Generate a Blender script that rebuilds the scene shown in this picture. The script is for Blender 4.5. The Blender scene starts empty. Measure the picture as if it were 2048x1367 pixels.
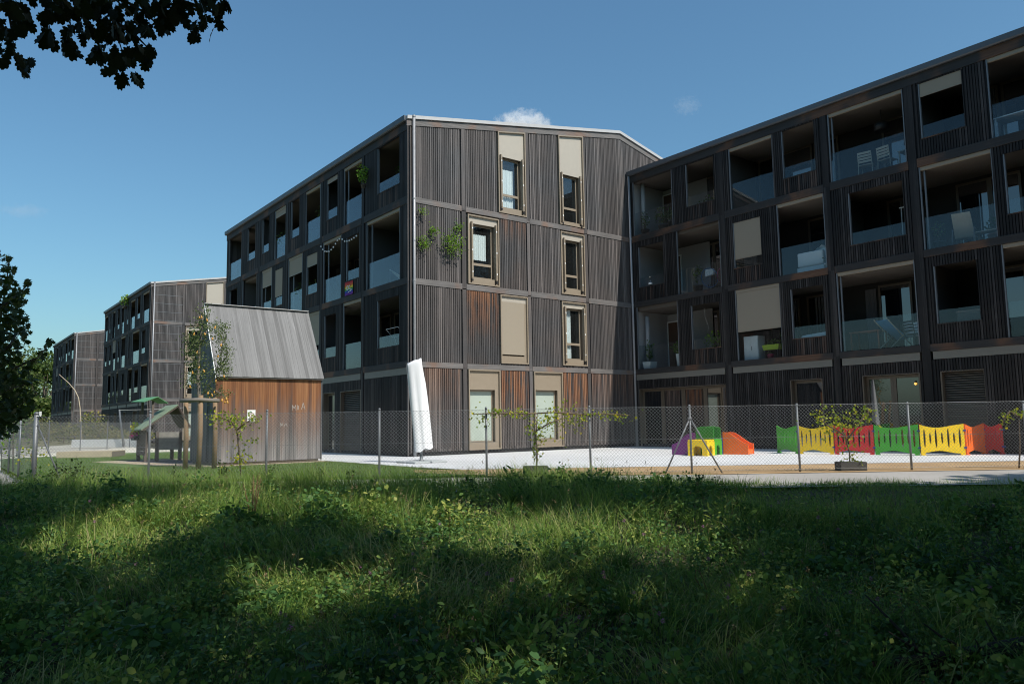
import bpy, math, random
import numpy as np
from mathutils import Vector, Matrix

# ------------------------------------------------------------------ camera, sky, sun, exposure
SC = bpy.context.scene
COL = SC.collection
CAM = np.array([-12.7036, -22.0767, 1.0805])
FW = np.array([0.60732, 0.78770, 0.10361]); FW /= np.linalg.norm(FW)
PITCH, ROLL, YAW = 0.1038, -0.0160, 0.6567
_fw = np.array([math.sin(YAW)*math.cos(PITCH), math.cos(YAW)*math.cos(PITCH), math.sin(PITCH)])
_r0 = np.array([math.cos(YAW), -math.sin(YAW), 0.0]); _u0 = np.cross(_r0, _fw)
_r = math.cos(ROLL)*_r0 + math.sin(ROLL)*_u0
_u = math.cos(ROLL)*_u0 - math.sin(ROLL)*_r0
camd = bpy.data.cameras.new('camera'); camd.sensor_width = 36.0; camd.lens = 26.9216
camd.clip_start = 0.05; camd.clip_end = 20000
cam = bpy.data.objects.new('camera', camd); COL.objects.link(cam)
cam.matrix_world = Matrix(((_r[0], _u[0], -_fw[0], CAM[0]), (_r[1], _u[1], -_fw[1], CAM[1]),
                           (_r[2], _u[2], -_fw[2], CAM[2]), (0, 0, 0, 1)))
SC.camera = cam
SUN_D = np.array([-0.132, 0.825, -1.0])            # the way the sunlight travels
SUN_EL = math.atan2(1.0, math.hypot(0.132, 0.825)); SUN_AZ = math.atan2(0.132, -0.825)
world = bpy.data.worlds.new('World'); SC.world = world; world.use_nodes = True
wn = world.node_tree; wn.nodes.clear()
sky = wn.nodes.new('ShaderNodeTexSky'); sky.sky_type = 'NISHITA'; sky.sun_disc = False
sky.sun_elevation = SUN_EL; sky.sun_rotation = SUN_AZ; sky.altitude = 400
sky.air_density = 1.4; sky.dust_density = 2.0; sky.ozone_density = 8.5
bgn = wn.nodes.new('ShaderNodeBackground'); bgn.inputs['Strength'].default_value = 0.126
wo = wn.nodes.new('ShaderNodeOutputWorld')
tintn = wn.nodes.new('ShaderNodeMix'); tintn.data_type = 'RGBA'; tintn.blend_type = 'MULTIPLY'; tintn.inputs[0].default_value = 1.0
tintn.inputs[7].default_value = (0.93, 1.11, 1.02, 1)     # camera white balance of the clear sky
wn.links.new(sky.outputs[0], tintn.inputs[6]); wn.links.new(tintn.outputs[2], bgn.inputs[0]); wn.links.new(bgn.outputs[0], wo.inputs[0])
sund = bpy.data.lights.new('sun', 'SUN'); sund.energy = 5.0; sund.angle = math.radians(0.53); sund.color = (1.0, 0.95, 0.87)
suno = bpy.data.objects.new('sun', sund); COL.objects.link(suno)
suno.rotation_euler = Vector(SUN_D).to_track_quat('-Z', 'Y').to_euler(); suno.location = (0, -40, 60)
SC.view_settings.view_transform = 'Standard'; SC.view_settings.look = 'None'
SC.view_settings.exposure = 0.0; SC.view_settings.gamma = 1.0
SC.cycles.use_denoising = True; SC.cycles.filter_width = 1.05
SC.cycles.max_bounces = 10; SC.cycles.transparent_max_bounces = 24
SC.cycles.diffuse_bounces = 3; SC.cycles.glossy_bounces = 3; SC.cycles.transmission_bounces = 6
SC.cycles.volume_bounces = 4; SC.cycles.sample_clamp_indirect = 6.0
SC.cycles.caustics_reflective = False; SC.cycles.caustics_refractive = False

RNG = np.random.default_rng(7)
random.seed(5)

def at_depth(px, py, dep):
    """a point the photograph shows at pixel px, py, standing dep metres away"""
    return CAM + dep*(_fw + (px-1024)/1531.54*_r - (py-683.5)/1531.54*_u)
FH = np.array([math.sin(YAW), math.cos(YAW)]); RH = np.array([math.cos(YAW), -math.sin(YAW)])
def sl(s, l):
    """ground coordinates from distance s ahead of the camera and l to the right"""
    return CAM[0] + s*FH[0] + l*RH[0], CAM[1] + s*FH[1] + l*RH[1]

# ------------------------------------------------------------------ mesh helpers
class MB:
    def __init__(s): s.v = []; s.f = []
    def box(s, x0, x1, y0, y1, z0, z1):
        n = len(s.v)
        s.v += [(x0,y0,z0),(x1,y0,z0),(x1,y1,z0),(x0,y1,z0),(x0,y0,z1),(x1,y0,z1),(x1,y1,z1),(x0,y1,z1)]
        s.f += [(n,n+3,n+2,n+1),(n+4,n+5,n+6,n+7),(n,n+1,n+5,n+4),(n+1,n+2,n+6,n+5),(n+2,n+3,n+7,n+6),(n+3,n,n+4,n+7)]
        return s
    def hexa(s, p):
        n = len(s.v); s.v += [tuple(q) for q in p]
        s.f += [(n,n+3,n+2,n+1),(n+4,n+5,n+6,n+7),(n,n+1,n+5,n+4),(n+1,n+2,n+6,n+5),(n+2,n+3,n+7,n+6),(n+3,n,n+4,n+7)]
        return s
    def prism(s, poly, a, b, ax):
        """extrude a 2-D polygon from a to b along axis ax ('x','y','z')"""
        n = len(s.v); k = len(poly)
        for t in (a, b):
            for (p, q) in poly:
                s.v.append({'x': (t,p,q), 'y': (p,t,q), 'z': (p,q,t)}[ax])
        s.f.append(tuple(range(n, n+k))); s.f.append(tuple(range(n+2*k-1, n+k-1, -1)))
        for i in range(k):
            j = (i+1) % k; s.f.append((n+i, n+k+i, n+k+j, n+j))
        return s
    def tube(s, pts, rad, sides=8, cap=True):
        pts = [Vector(p) for p in pts]; n0 = len(s.v)
        if not hasattr(rad, '__len__'): rad = [rad]*len(pts)
        up = Vector((0,0,1))
        for i, p in enumerate(pts):
            d = (pts[min(i+1, len(pts)-1)] - pts[max(i-1, 0)])
            if d.length < 1e-9: d = Vector((0,0,1))
            d.normalize()
            a = d.cross(up if abs(d.z) < 0.95 else Vector((1,0,0))); a.normalize(); b = d.cross(a)
            for k in range(sides):
                t = 2*math.pi*k/sides
                s.v.append(tuple(p + (a*math.cos(t) + b*math.sin(t))*rad[i]))
        for i in range(len(pts)-1):
            for k in range(sides):
                k2 = (k+1) % sides
                s.f.append((n0+i*sides+k, n0+(i+1)*sides+k, n0+(i+1)*sides+k2, n0+i*sides+k2))
        if cap:
            s.f.append(tuple(range(n0, n0+sides))); m = n0+(len(pts)-1)*sides
            s.f.append(tuple(range(m+sides-1, m-1, -1)))
        return s
    def lathe(s, prof, c=(0,0,0), sides=16):
        n0 = len(s.v)
        for (r, z) in prof:
            for k in range(sides):
                t = 2*math.pi*k/sides
                s.v.append((c[0]+r*math.cos(t), c[1]+r*math.sin(t), c[2]+z))
        for i in range(len(prof)-1):
            for k in range(sides):
                k2 = (k+1) % sides
                s.f.append((n0+i*sides+k, n0+i*sides+k2, n0+(i+1)*sides+k2, n0+(i+1)*sides+k))
        s.f.append(tuple(range(n0+sides-1, n0-1, -1))); m = n0+(len(prof)-1)*sides
        s.f.append(tuple(range(m, m+sides)))
        return s
    def cols(s, us, ivals, y0, y1):
        """a flat panel in x-z made of columns: ivals(u) -> list of (z0, z1), constant in number within each column"""
        for i in range(len(us)-1):
            A = ivals(us[i], us[i+1], 0); B = ivals(us[i], us[i+1], 1)
            for (a0, a1), (b0, b1) in zip(A, B):
                s.hexa([(us[i],y0,a0),(us[i+1],y0,b0),(us[i+1],y1,b0),(us[i],y1,a0),
                        (us[i],y0,a1),(us[i+1],y0,b1),(us[i+1],y1,b1),(us[i],y1,a1)])
        return s
    def mesh(s, name):
        me = bpy.data.meshes.new(name); me.from_pydata(s.v, [], s.f); me.update(); return me
def smooth(o, on=True):
    o.data.polygons.foreach_set('use_smooth', [on]*len(o.data.polygons)); return o
def obj(name, me, m=None, parent=None, loc=None, smooth_=False):
    if isinstance(me, MB): me = me.mesh(name)
    if m is not None and len(me.materials) == 0: me.materials.append(m)
    o = bpy.data.objects.new(name, me); COL.objects.link(o)
    if parent is not None: o.parent = parent
    if loc is not None: o.location = loc
    if smooth_: smooth(o)
    return o
def bevel(o, w=0.01, seg=2):
    b = o.modifiers.new('bevel', 'BEVEL'); b.width = w; b.segments = seg; b.limit_method = 'ANGLE'; return o
def tag(o, label=None, cat=None, group=None, kind=None):
    if label: o['label'] = label
    if cat: o['category'] = cat
    if group: o['group'] = group
    if kind: o['kind'] = kind
    return o
def thing(name, label, cat, loc=(0,0,0), rz=0.0, group=None):
    o = bpy.data.objects.new(name, None); COL.objects.link(o); o.empty_display_size = 0.2
    o.location = loc; o.rotation_euler = (0,0,rz)
    return tag(o, label, cat, group)
def copy_tree(o, parent=None):
    c = o.copy(); COL.objects.link(c); c.parent = parent
    for ch in list(o.children): copy_tree(ch, c)
    return c
def npmesh(name, verts, faces, counts, tint=None):
    """verts (N,3), faces flat loop indices, counts per polygon"""
    me = bpy.data.meshes.new(name)
    me.vertices.add(len(verts)); me.vertices.foreach_set('co', np.ascontiguousarray(verts, dtype=np.float32).ravel())
    me.loops.add(len(faces)); me.loops.foreach_set('vertex_index', np.ascontiguousarray(faces, dtype=np.int32))
    me.polygons.add(len(counts))
    st = np.concatenate([[0], np.cumsum(counts)[:-1]]).astype(np.int32)
    me.polygons.foreach_set('loop_start', st); me.polygons.foreach_set('loop_total', np.asarray(counts, dtype=np.int32))
    me.update(calc_edges=True)
    if tint is not None:
        a = me.attributes.new('tint', 'FLOAT', 'POINT'); a.data.foreach_set('value', np.asarray(tint, dtype=np.float32))
    return me

# ------------------------------------------------------------------ material helpers
def newmat(name):
    m = bpy.data.materials.new(name); m.use_nodes = True; nt = m.node_tree
    return m, nt, nt.nodes['Principled BSDF']
class NT:
    def __init__(s, nt): s.nt = nt
    def n(s, t, **k):
        x = s.nt.nodes.new('ShaderNode'+t)
        for a, b in k.items(): setattr(x, a, b)
        return x
    def l(s, a, b): s.nt.links.new(a, b)
    def math(s, op, a, b=None, c=None, clamp=False):
        x = s.n('Math', operation=op, use_clamp=clamp)
        for i, v in enumerate((a, b, c)):
            if v is None: continue
            if isinstance(v, (int, float)): x.inputs[i].default_value = v
            else: s.l(v, x.inputs[i])
        return x.outputs[0]
    def noise(s, vec, scale, detail=3, rough=0.55):
        x = s.n('TexNoise'); x.inputs['Scale'].default_value = scale; x.inputs['Detail'].default_value = detail
        x.inputs['Roughness'].default_value = rough
        if vec is not None: s.l(vec, x.inputs['Vector'])
        return x.outputs[0]
    def pos(s): return s.n('NewGeometry').outputs['Position']
    def xyz(s, v):
        x = s.n('SeparateXYZ'); s.l(v, x.inputs[0]); return x.outputs
    def vec(s, a, b, c):
        x = s.n('CombineXYZ')
        for i, v in enumerate((a, b, c)):
            if isinstance(v, (int, float)): x.inputs[i].default_value = v
            else: s.l(v, x.inputs[i])
        return x.outputs[0]
    def ramp(s, fac, stops, interp='LINEAR'):
        x = s.n('ValToRGB'); cr = x.color_ramp; cr.interpolation = interp
        while len(cr.elements) < len(stops): cr.elements.new(0.5)
        for e, (p, c) in zip(cr.elements, stops):
            e.position = p; e.color = (c[0], c[1], c[2], 1) if hasattr(c, '__len__') else (c, c, c, 1)
        s.l(fac, x.inputs[0]); return x.outputs[0]
    def mix(s, fac, a, b, blend='MIX'):
        x = s.n('Mix', data_type='RGBA', blend_type=blend)
        for i, v in ((0, fac), (6, a), (7, b)):
            if isinstance(v, (int, float)): x.inputs[i].default_value = v
            elif isinstance(v, tuple): x.inputs[i].default_value = (v[0], v[1], v[2], 1)
            else: s.l(v, x.inputs[i])
        return x.outputs[2]
    def mapr(s, v, a, b, c=0.0, d=1.0, smooth_=True):
        x = s.n('MapRange', interpolation_type='SMOOTHSTEP' if smooth_ else 'LINEAR', clamp=True) if smooth_ else s.n('MapRange', clamp=True)
        s.l(v, x.inputs[0])
        for i, q in enumerate((a, b, c, d)): x.inputs[i+1].default_value = q
        return x.outputs[0]
    def bump(s, h, strength, dist, bsdf):
        x = s.n('Bump'); x.inputs['Strength'].default_value = strength; x.inputs['Distance'].default_value = dist
        s.l(h, x.inputs['Height']); s.l(x.outputs[0], bsdf.inputs['Normal'])

def plain(name, col, rough=0.6, metal=0.0, var=0.12, scale=6.0, spec=0.5, bump=0.0):
    m, nt, b = newmat(name); q = NT(nt)
    p = q.n('TexCoord').outputs['Object']
    n = q.noise(p, scale, 4)
    c = q.mix(n, tuple(max(0, x*(1-var)) for x in col), tuple(min(1, x*(1+var)) for x in col))
    q.l(c, b.inputs['Base Color']); b.inputs['Roughness'].default_value = rough; b.inputs['Metallic'].default_value = metal
    b.inputs['Specular IOR Level'].default_value = spec
    q.l(q.mapr(n, 0.3, 0.7, max(0, rough-0.08), min(1, rough+0.08), False), b.inputs['Roughness'])
    if bump: q.bump(q.noise(p, scale*8, 3), bump, 0.01, b)
    return m

def slat_mat(name, axis, orange=0.0, zlo=0.0, zhi=1.0, bright=1.0, brown=0.0, pitch=0.078, hi=1.0):
    """weathered larch slats: each slat its own grey, streaks along the grain; orange = bare wood kept where rain does not reach"""
    m, nt, b = newmat(name); q = NT(nt)
    P = q.pos(); X = q.xyz(P); t = X[1] if axis == 'y' else X[0]
    idx = q.math('FLOOR', q.math('ADD', q.math('DIVIDE', t, pitch), 0.5))
    lev = q.math('MINIMUM', q.math('FLOOR', q.math('DIVIDE', q.math('SUBTRACT', X[2], 0.22), 2.8)), 3.0)
    wn_ = q.n('TexWhiteNoise', noise_dimensions='2D'); q.l(q.vec(idx, lev, 0.0), wn_.inputs['Vector'])
    rnd = wn_.outputs['Value']
    streak = q.noise(q.vec(q.math('MULTIPLY', t, 75.0), q.math('MULTIPLY', rnd, 20.0), q.math('MULTIPLY', X[2], 1.1)), 1.0, 4, 0.6)
    big = q.noise(P, 0.45, 3)
    r3 = q.math('POWER', rnd, 2.2)
    v = q.math('ADD', q.math('MULTIPLY', r3, 0.40), q.math('MULTIPLY', q.math('SUBTRACT', streak, 0.5), 0.95))
    v = q.math('ADD', v, 0.10)
    v = q.math('ADD', v, q.math('MULTIPLY', q.math('SUBTRACT', big, 0.45), 0.45), clamp=True)
    k = bright
    grey = q.ramp(v, [(0.0, (.040*k,.0385*k,.0395*k)), (0.3, (.085*k,.082*k,.083*k)), (0.62, (.17*k*hi,.164*k*hi,.165*k*hi)), (1.0, (.34*k*hi,.33*k*hi,.332*k*hi))])
    warm = q.ramp(v, [(0.0, (.042,.033,.029)), (0.4, (.10,.072,.058)), (1.0, (.30,.22,.18))])
    org = q.ramp(q.math('ADD', v, q.math('MULTIPLY', streak, 0.25)), [(0.0, (.085,.032,.014)), (0.35, (.22,.085,.034)), (1.0, (.46,.24,.12))])
    col = q.mix(q.math('MULTIPLY', q.mapr(big, 0.3, 0.6), brown), grey, warm)
    if orange > 0:
        patch = q.noise(q.vec(q.math('MULTIPLY', t, 3.2), 0.0, q.math('MULTIPLY', X[2], 0.9)), 1.0, 3)
        zz = q.math('ADD', X[2], q.math('MULTIPLY', q.math('SUBTRACT', streak, 0.5), 1.0))
        mk = q.math('MULTIPLY', q.mapr(zz, zlo, zhi), q.mapr(q.math('ADD', patch, q.math('MULTIPLY', rnd, 0.35)), 0.45, 0.75))
        col = q.mix(q.math('MULTIPLY', mk, orange, clamp=True), col, org)
    q.l(col, b.inputs['Base Color']); b.inputs['Roughness'].default_value = 0.72
    b.inputs['Specular IOR Level'].default_value = 0.35
    q.bump(streak, 0.35, 0.006, b)
    return m

def beam_mat(name, axis, brown=0.2, bright=1.0):
    m, nt, b = newmat(name); q = NT(nt); P = q.pos(); X = q.xyz(P)
    t = X[1] if axis == 'y' else X[0]
    st = q.noise(q.vec(q.math('MULTIPLY', t, 0.9), 3.1, q.math('MULTIPLY', X[2], 26.0)), 1.0, 5, 0.6)
    big = q.noise(P, 0.7, 3)
    v = q.math('ADD', q.math('MULTIPLY', st, 0.7), q.math('MULTIPLY', big, 0.35), clamp=True); k = bright
    grey = q.ramp(v, [(0.25, (.05*k,.046*k,.044*k)), (0.55, (.13*k,.12*k,.115*k)), (0.85, (.27*k,.25*k,.24*k))])
    warm = q.ramp(v, [(0.25, (.06,.025,.012)), (0.6, (.20,.085,.035)), (0.9, (.36,.19,.09))])
    q.l(q.mix(q.math('MULTIPLY', q.mapr(big, 0.5, 0.64), brown, clamp=True), grey, warm), b.inputs['Base Color'])
    b.inputs['Roughness'].default_value = 0.75; q.bump(st, 0.4, 0.008, b)
    return m

def board_mat(name, axis, width, cols_, orange=0.0, zlo=0, zhi=1):
    """wide boards of the shed: one tone per board, vertical grain"""
    m, nt, b = newmat(name); q = NT(nt); P = q.pos(); X = q.xyz(P)
    t = X[1] if axis == 'y' else X[0]
    idx = q.math('FLOOR', q.math('DIVIDE', t, width))
    wn_ = q.n('TexWhiteNoise', noise_dimensions='1D'); q.l(idx, wn_.inputs['W']); rnd = wn_.outputs['Value']
    st = q.noise(q.vec(q.math('MULTIPLY', t, 42.0), q.math('MULTIPLY', rnd, 17.0), q.math('MULTIPLY', q.math('ADD', X[2], X[1]), 0.8)), 1.0, 5, 0.62)
    wide = q.noise(q.vec(q.math('MULTIPLY', t, 6.0), q.math('MULTIPLY', rnd, 9.0), q.math('MULTIPLY', X[2], 0.7)), 1.0, 4, 0.6)
    v = q.math('ADD', q.math('MULTIPLY', rnd, 0.35), q.math('ADD', q.math('MULTIPLY', st, 0.6), q.math('MULTIPLY', wide, 0.45)))
    v = q.mapr(v, 0.42, 1.08, 0, 1, False)
    col = q.ramp(v, cols_)
    if orange:
        org = q.ramp(v, [(0.0, (.085,.027,.006)), (0.45, (.19,.066,.017)), (1.0, (.34,.15,.052))])
        mid = q.ramp(v, [(0.0, (.055,.035,.028)), (0.5, (.15,.095,.075)), (1.0, (.30,.22,.18))])
        zz = q.math('ADD', X[2], q.math('ADD', q.math('MULTIPLY', q.math('SUBTRACT', wide, 0.5), 1.5), q.math('MULTIPLY', q.math('SUBTRACT', rnd, 0.5), 0.45)))
        col = q.mix(q.mapr(zz, zlo-1.0, zlo+0.1), col, mid)
        col = q.mix(q.math('MULTIPLY', q.mapr(zz, zlo, zhi), orange), col, org)
    q.l(col, b.inputs['Base Color']); b.inputs['Roughness'].default_value = 0.62
    q.bump(st, 0.3, 0.006, b)
    return m

def leaf_mat(name, stops, trans=0.35, rough=0.5):
    m, nt, b = newmat(name); q = NT(nt)
    a = q.n('Attribute', attribute_name='tint'); oi = q.n('ObjectInfo')
    f = q.math('ADD', a.outputs['Fac'], q.math('MULTIPLY', oi.outputs['Random'], 0.12), clamp=True)
    c = q.ramp(f, stops); q.l(c, b.inputs['Base Color']); b.inputs['Roughness'].default_value = rough
    b.inputs['Specular IOR Level'].default_value = 0.2
    tr = q.n('BsdfTranslucent'); q.l(q.mix(0.25, c, (0.35, 0.55, 0.04), 'MIX'), tr.inputs['Color'])
    mx = q.n('MixShader'); mx.inputs[0].default_value = trans
    q.l(b.outputs[0], mx.inputs[1]); q.l(tr.outputs[0], mx.inputs[2])
    q.l(mx.outputs[0], nt.nodes['Material Output'].inputs['Surface'])
    return m

def pane_mat(name, tint=(.86,.9,.91), ior=1.45, grime=0.003):
    """thin clear pane: part of the light goes through, part is mirrored, by its angle"""
    m, nt, b = newmat(name); q = NT(nt); nt.nodes.remove(b)
    tr = q.n('BsdfTransparent'); tr.inputs[0].default_value = (*tint, 1)
    gl = q.n('BsdfGlossy'); gl.inputs['Roughness'].default_value = 0.015; gl.inputs[0].default_value = (.95,.97,1,1)
    df = q.n('BsdfDiffuse'); df.inputs[0].default_value = (.5,.52,.5,1)
    fr = q.n('Fresnel'); bf = q.n('NewGeometry').outputs['Backfacing']     # the same mirror share on both faces of the thin sheet
    q.l(q.math('ADD', q.math('MULTIPLY', bf, 1/ior-ior), ior), fr.inputs[0])
    a = q.n('MixShader'); q.l(fr.outputs[0], a.inputs[0]); q.l(tr.outputs[0], a.inputs[1]); q.l(gl.outputs[0], a.inputs[2])
    c = q.n('MixShader'); c.inputs[0].default_value = grime; q.l(a.outputs[0], c.inputs[1]); q.l(df.outputs[0], c.inputs[2])
    q.l(c.outputs[0], nt.nodes['Material Output'].inputs['Surface'])
    return m
def dark_glass(name, col=(.010,.012,.014), ior=2.3):
    m, nt, b = newmat(name); b.inputs['Base Color'].default_value = (*col, 1); b.inputs['Roughness'].default_value = 0.02
    b.inputs['IOR'].default_value = ior; return m

M = {}
M['slat_y'] = slat_mat('slats_long_side_shaded', 'y', brown=0.15, bright=0.155, hi=2.1)  # dark copy of the gable slats; the facade's shade is in the colour
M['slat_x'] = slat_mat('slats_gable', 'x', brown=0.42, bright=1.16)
M['slat_x_brown'] = slat_mat('slats_gable_brown', 'x', orange=0.30, zlo=1.2, zhi=3.0, brown=0.6, bright=1.15)
M['slat_x_or0'] = slat_mat('slats_gable_orange_ground', 'x', orange=0.75, zlo=1.0, zhi=2.3, brown=0.6, bright=1.1)
M['slat_x_or1'] = slat_mat('slats_gable_orange_first', 'x', orange=0.7, zlo=3.6, zhi=5.8, brown=0.75, bright=0.95)
M['slat_x_or2'] = slat_mat('slats_gable_orange_second', 'x', orange=0.35, zlo=7.6, zhi=8.5, brown=0.55, bright=1.05)
M['slat_y_warm'] = slat_mat('slats_sill_warm', 'y', orange=0.10, zlo=-5, zhi=-4, brown=0.4, bright=0.3)  # warmer sill slats, their greys darkened for the facade's shade
M['beam_y'] = beam_mat('beam_long_side_shaded', 'y', 0.5, 0.22)  # dark copy of the gable beam, long-side shade mixed into its colour
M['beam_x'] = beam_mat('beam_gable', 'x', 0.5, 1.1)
M['post'] = slat_mat('post_board_shaded', 'y', brown=0.12, bright=0.18, pitch=0.35, hi=1.4)  # dark copy of the gable post; shade put into the colour
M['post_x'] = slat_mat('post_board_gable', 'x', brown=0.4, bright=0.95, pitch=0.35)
M['backing'] = plain('dark_membrane', (.012,.012,.013), 0.9, var=0.3)
M['tan'] = plain('tan_metal', (.27,.22,.163), 0.42, 0.0, var=0.06, spec=0.4)
M['tan_light'] = plain('pale_tan_panel', (.40,.36,.30), 0.55, var=0.05)
M['tan_dark'] = plain('brown_metal', (.11,.085,.06), 0.45, var=0.08)
M['blind'] = plain('blind_fabric', (.29,.245,.185), 0.8, var=0.05, scale=14)
M['blind_grey'] = plain('grey_beige_band', (.17,.16,.135), 0.55, var=0.05)
M['slatblind'] = plain('blind_slats', (.13,.11,.09), 0.5, var=0.06)
M['concrete_soffit'] = plain('concrete_soffit', (.115,.10,.085), 0.85, var=0.12, scale=2.5)
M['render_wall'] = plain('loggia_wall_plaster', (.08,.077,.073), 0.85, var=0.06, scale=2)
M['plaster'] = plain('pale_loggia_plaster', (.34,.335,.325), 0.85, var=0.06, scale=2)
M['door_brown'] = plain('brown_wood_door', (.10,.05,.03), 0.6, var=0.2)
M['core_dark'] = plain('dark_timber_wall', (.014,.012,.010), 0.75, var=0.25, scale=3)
M['zinc'] = plain('roof_zinc', (.36,.37,.39), 0.42, 0.55, var=0.1, scale=1.2)
M['zinc_light'] = plain('verge_metal', (.46,.45,.44), 0.5, 0.1, var=0.06)
M['gutter'] = plain('gutter_metal', (.11,.12,.135), 0.5, 0.4, var=0.1)
M['pipe'] = plain('downpipe_metal', (.30,.30,.31), 0.5, 0.3, var=0.1)
M['rail'] = plain('guide_rail_metal', (.16,.17,.18), 0.5, 0.2, var=0.08)
M['pane'] = pane_mat('balustrade_glass')
M['window_glass'] = pane_mat('window_glass', (.90,.94,.94), 1.6, 0.01)
M['frosted'] = plain('frosted_green_glass', (.40,.46,.40), 0.25, var=0.04, scale=1.0)
M['glassdoor'] = dark_glass('glass_door')
M['room'] = plain('room_dark', (.03,.03,.032), 0.9)
M['curtain'] = plain('white_curtain', (.82,.81,.80), 0.85, var=0.05, scale=9)
M['curtain_dim'] = plain('grey_curtain', (.12,.12,.125), 0.85, var=0.1, scale=9)
M['white_paint'] = plain('white_paint', (.78,.78,.76), 0.5, var=0.04)
M['pipe_cap'] = plain('pipe_collar_metal', (.34,.34,.34), 0.5, 0.2)
M['galv'] = plain('galvanised_steel', (.19,.20,.21), 0.5, 0.4, var=0.15, scale=10)
M['wire'] = plain('fence_wire', (.20,.21,.215), 0.5, 0.3, var=0.15)
M['wire_white'] = plain('rope_pale', (.62,.60,.55), 0.8)
M['black'] = plain('black_plastic', (.015,.015,.016), 0.5)
# ------------------------------------------------------------------ ground
def gz(x, y):
    s = (x-CAM[0])*FH[0] + (y-CAM[1])*FH[1]
    t = np.clip((13.4 - s)/9.5, 0, 1)
    return -0.03 - 0.62*(t*t*(3-2*t))*0.9 - 0.02*t
def bumps(x, y): return 0.03*np.sin(x*1.7+y*0.6)+0.025*np.sin(y*2.3-x*0.9)+0.02*np.sin(x*4.1+y*3.3)
def ground_z(x, y):
    s = (x-CAM[0])*FH[0] + (y-CAM[1])*FH[1]
    return gz(x, y) + bumps(x, y)*np.clip((13.2-s)/2.0, 0, 1)
def earth_mat():
    m, nt, b = newmat('earth'); q = NT(nt); P = q.pos()
    n = q.noise(P, 0.8, 5); n2 = q.noise(P, 9.0, 4)
    c = q.ramp(q.math('ADD', q.math('MULTIPLY', n, 0.5), q.math('MULTIPLY', n2, 0.5)), [(0.3, (.022,.020,.012)), (0.55, (.055,.05,.026)), (0.8, (.12,.10,.06))])
    q.l(c, b.inputs['Base Color']); b.inputs['Roughness'].default_value = 0.95; q.bump(n2, 0.6, 0.03, b); return m
def ground_sheet():
    fine = np.arange(-34, 16.01, 0.4)
    ax = np.unique(np.concatenate([[-6000,-2500,-1000,-400,-200,-120,-80,-60,-50,-42], fine-2, [18,24,32,45,60,90,140,220,400,900,2500,6000]]))
    ay = np.unique(np.concatenate([[-6000,-2500,-1000,-400,-200,-120,-80,-60,-50,-42], fine-4, [16,24,40,60,90,140,220,400,900,2500,6000]]))
    X, Y = np.meshgrid(ax, ay, indexing='ij'); Z = ground_z(X, Y)
    V = np.stack([X.ravel(), Y.ravel(), Z.ravel()], 1); nx, ny = len(ax), len(ay)
    i, j = np.meshgrid(np.arange(nx-1), np.arange(ny-1), indexing='ij'); a = (i*ny+j).ravel()
    F = np.stack([a, a+ny, a+ny+1, a+1], 1)
    return npmesh('ground', V, F.ravel(), np.full(len(F), 4))
tag(obj('ground', ground_sheet(), earth_mat(), smooth_=True), kind='structure')

def sheet(name, poly, z, m):
    mb = MB(); mb.v = [(x, y, z) for x, y in poly]; mb.f = [tuple(range(len(poly)))]
    o = obj(name, mb, m)
    if o.data.polygons[0].normal.z < 0: o.data.flip_normals()
    return tag(o, kind='structure')
def surf(name, stops, s1, s2, rough=0.9, bump=0.2, stretch=None):
    m, nt, b = newmat(name); q = NT(nt); P = q.pos()
    n = q.noise(P, s1, 5); n2 = q.noise(P, s2, 4)
    f = q.math('ADD', q.math('MULTIPLY', n, 0.6), q.math('MULTIPLY', n2, 0.4))
    q.l(q.ramp(f, stops), b.inputs['Base Color']); b.inputs['Roughness'].default_value = rough
    q.bump(n2, bump, 0.01, b); return m
M['plaza'] = surf('plaza_concrete', [(0.28,(.43,.42,.41)),(0.45,(.58,.58,.58)),(0.72,(.72,.72,.73))], 0.28, 7.0, 0.85, 0.08)
M['sand'] = surf('orange_sand', [(0.28,(.26,.16,.075)),(0.5,(.40,.26,.13)),(0.72,(.52,.36,.20))], 0.8, 14.0)
M['path'] = surf('pale_path', [(0.3,(.27,.25,.225)),(0.6,(.38,.355,.325)),(0.8,(.46,.43,.40))], 0.5, 20.0)
M['lawn'] = surf('lawn_turf', [(0.3,(.045,.085,.012)),(0.55,(.085,.15,.022)),(0.8,(.14,.20,.035))], 0.6, 22.0, 0.9, 0.5)
M['gravel'] = surf('pale_gravel', [(0.3,(.48,.44,.36)),(0.6,(.62,.58,.49)),(0.8,(.72,.68,.6))], 0.6, 18.0)
M['bark'] = surf('bark_mulch', [(0.3,(.30,.22,.15)),(0.6,(.48,.38,.27)),(0.8,(.58,.48,.36))], 1.5, 30.0)
M['rubber'] = surf('dark_mat', [(0.3,(.05,.05,.055)),(0.7,(.09,.09,.10))], 2, 30)
M['dry'] = surf('dry_meadow', [(0.3,(.10,.11,.04)),(0.55,(.21,.19,.09)),(0.8,(.33,.27,.15))], 0.5, 10.0, 0.95, 0.5)
def fl(s, l): return sl(s, l)
LW = 10.6845
sheet('plaza', [(-2.9,20.0),(-2.9,-5.6),fl(18.0,-1.2),fl(17.9,13.5),fl(17.7,18.0),(13.0,-19.0),(13.0,0.5),(2.5,0.5),(2.5,20.0)], 0.0, M['plaza'])
sheet('sand_strip', [fl(18.05,-1.25),fl(18.3,-2.4),fl(17.2,-2.2),fl(16.2,-0.8),fl(15.7,-0.4),fl(15.25,4.0),fl(15.2,20.0),fl(17.85,20.0),fl(18.0,13.5)], -0.005, M['sand'])
sheet('path', [fl(15.45,-9.0),fl(12.3,-9.0),fl(12.4,0.0),fl(12.2,8.0),fl(11.7,22.0),fl(15.4,22.0),fl(15.45,4.0)], -0.014, M['path'])
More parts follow.
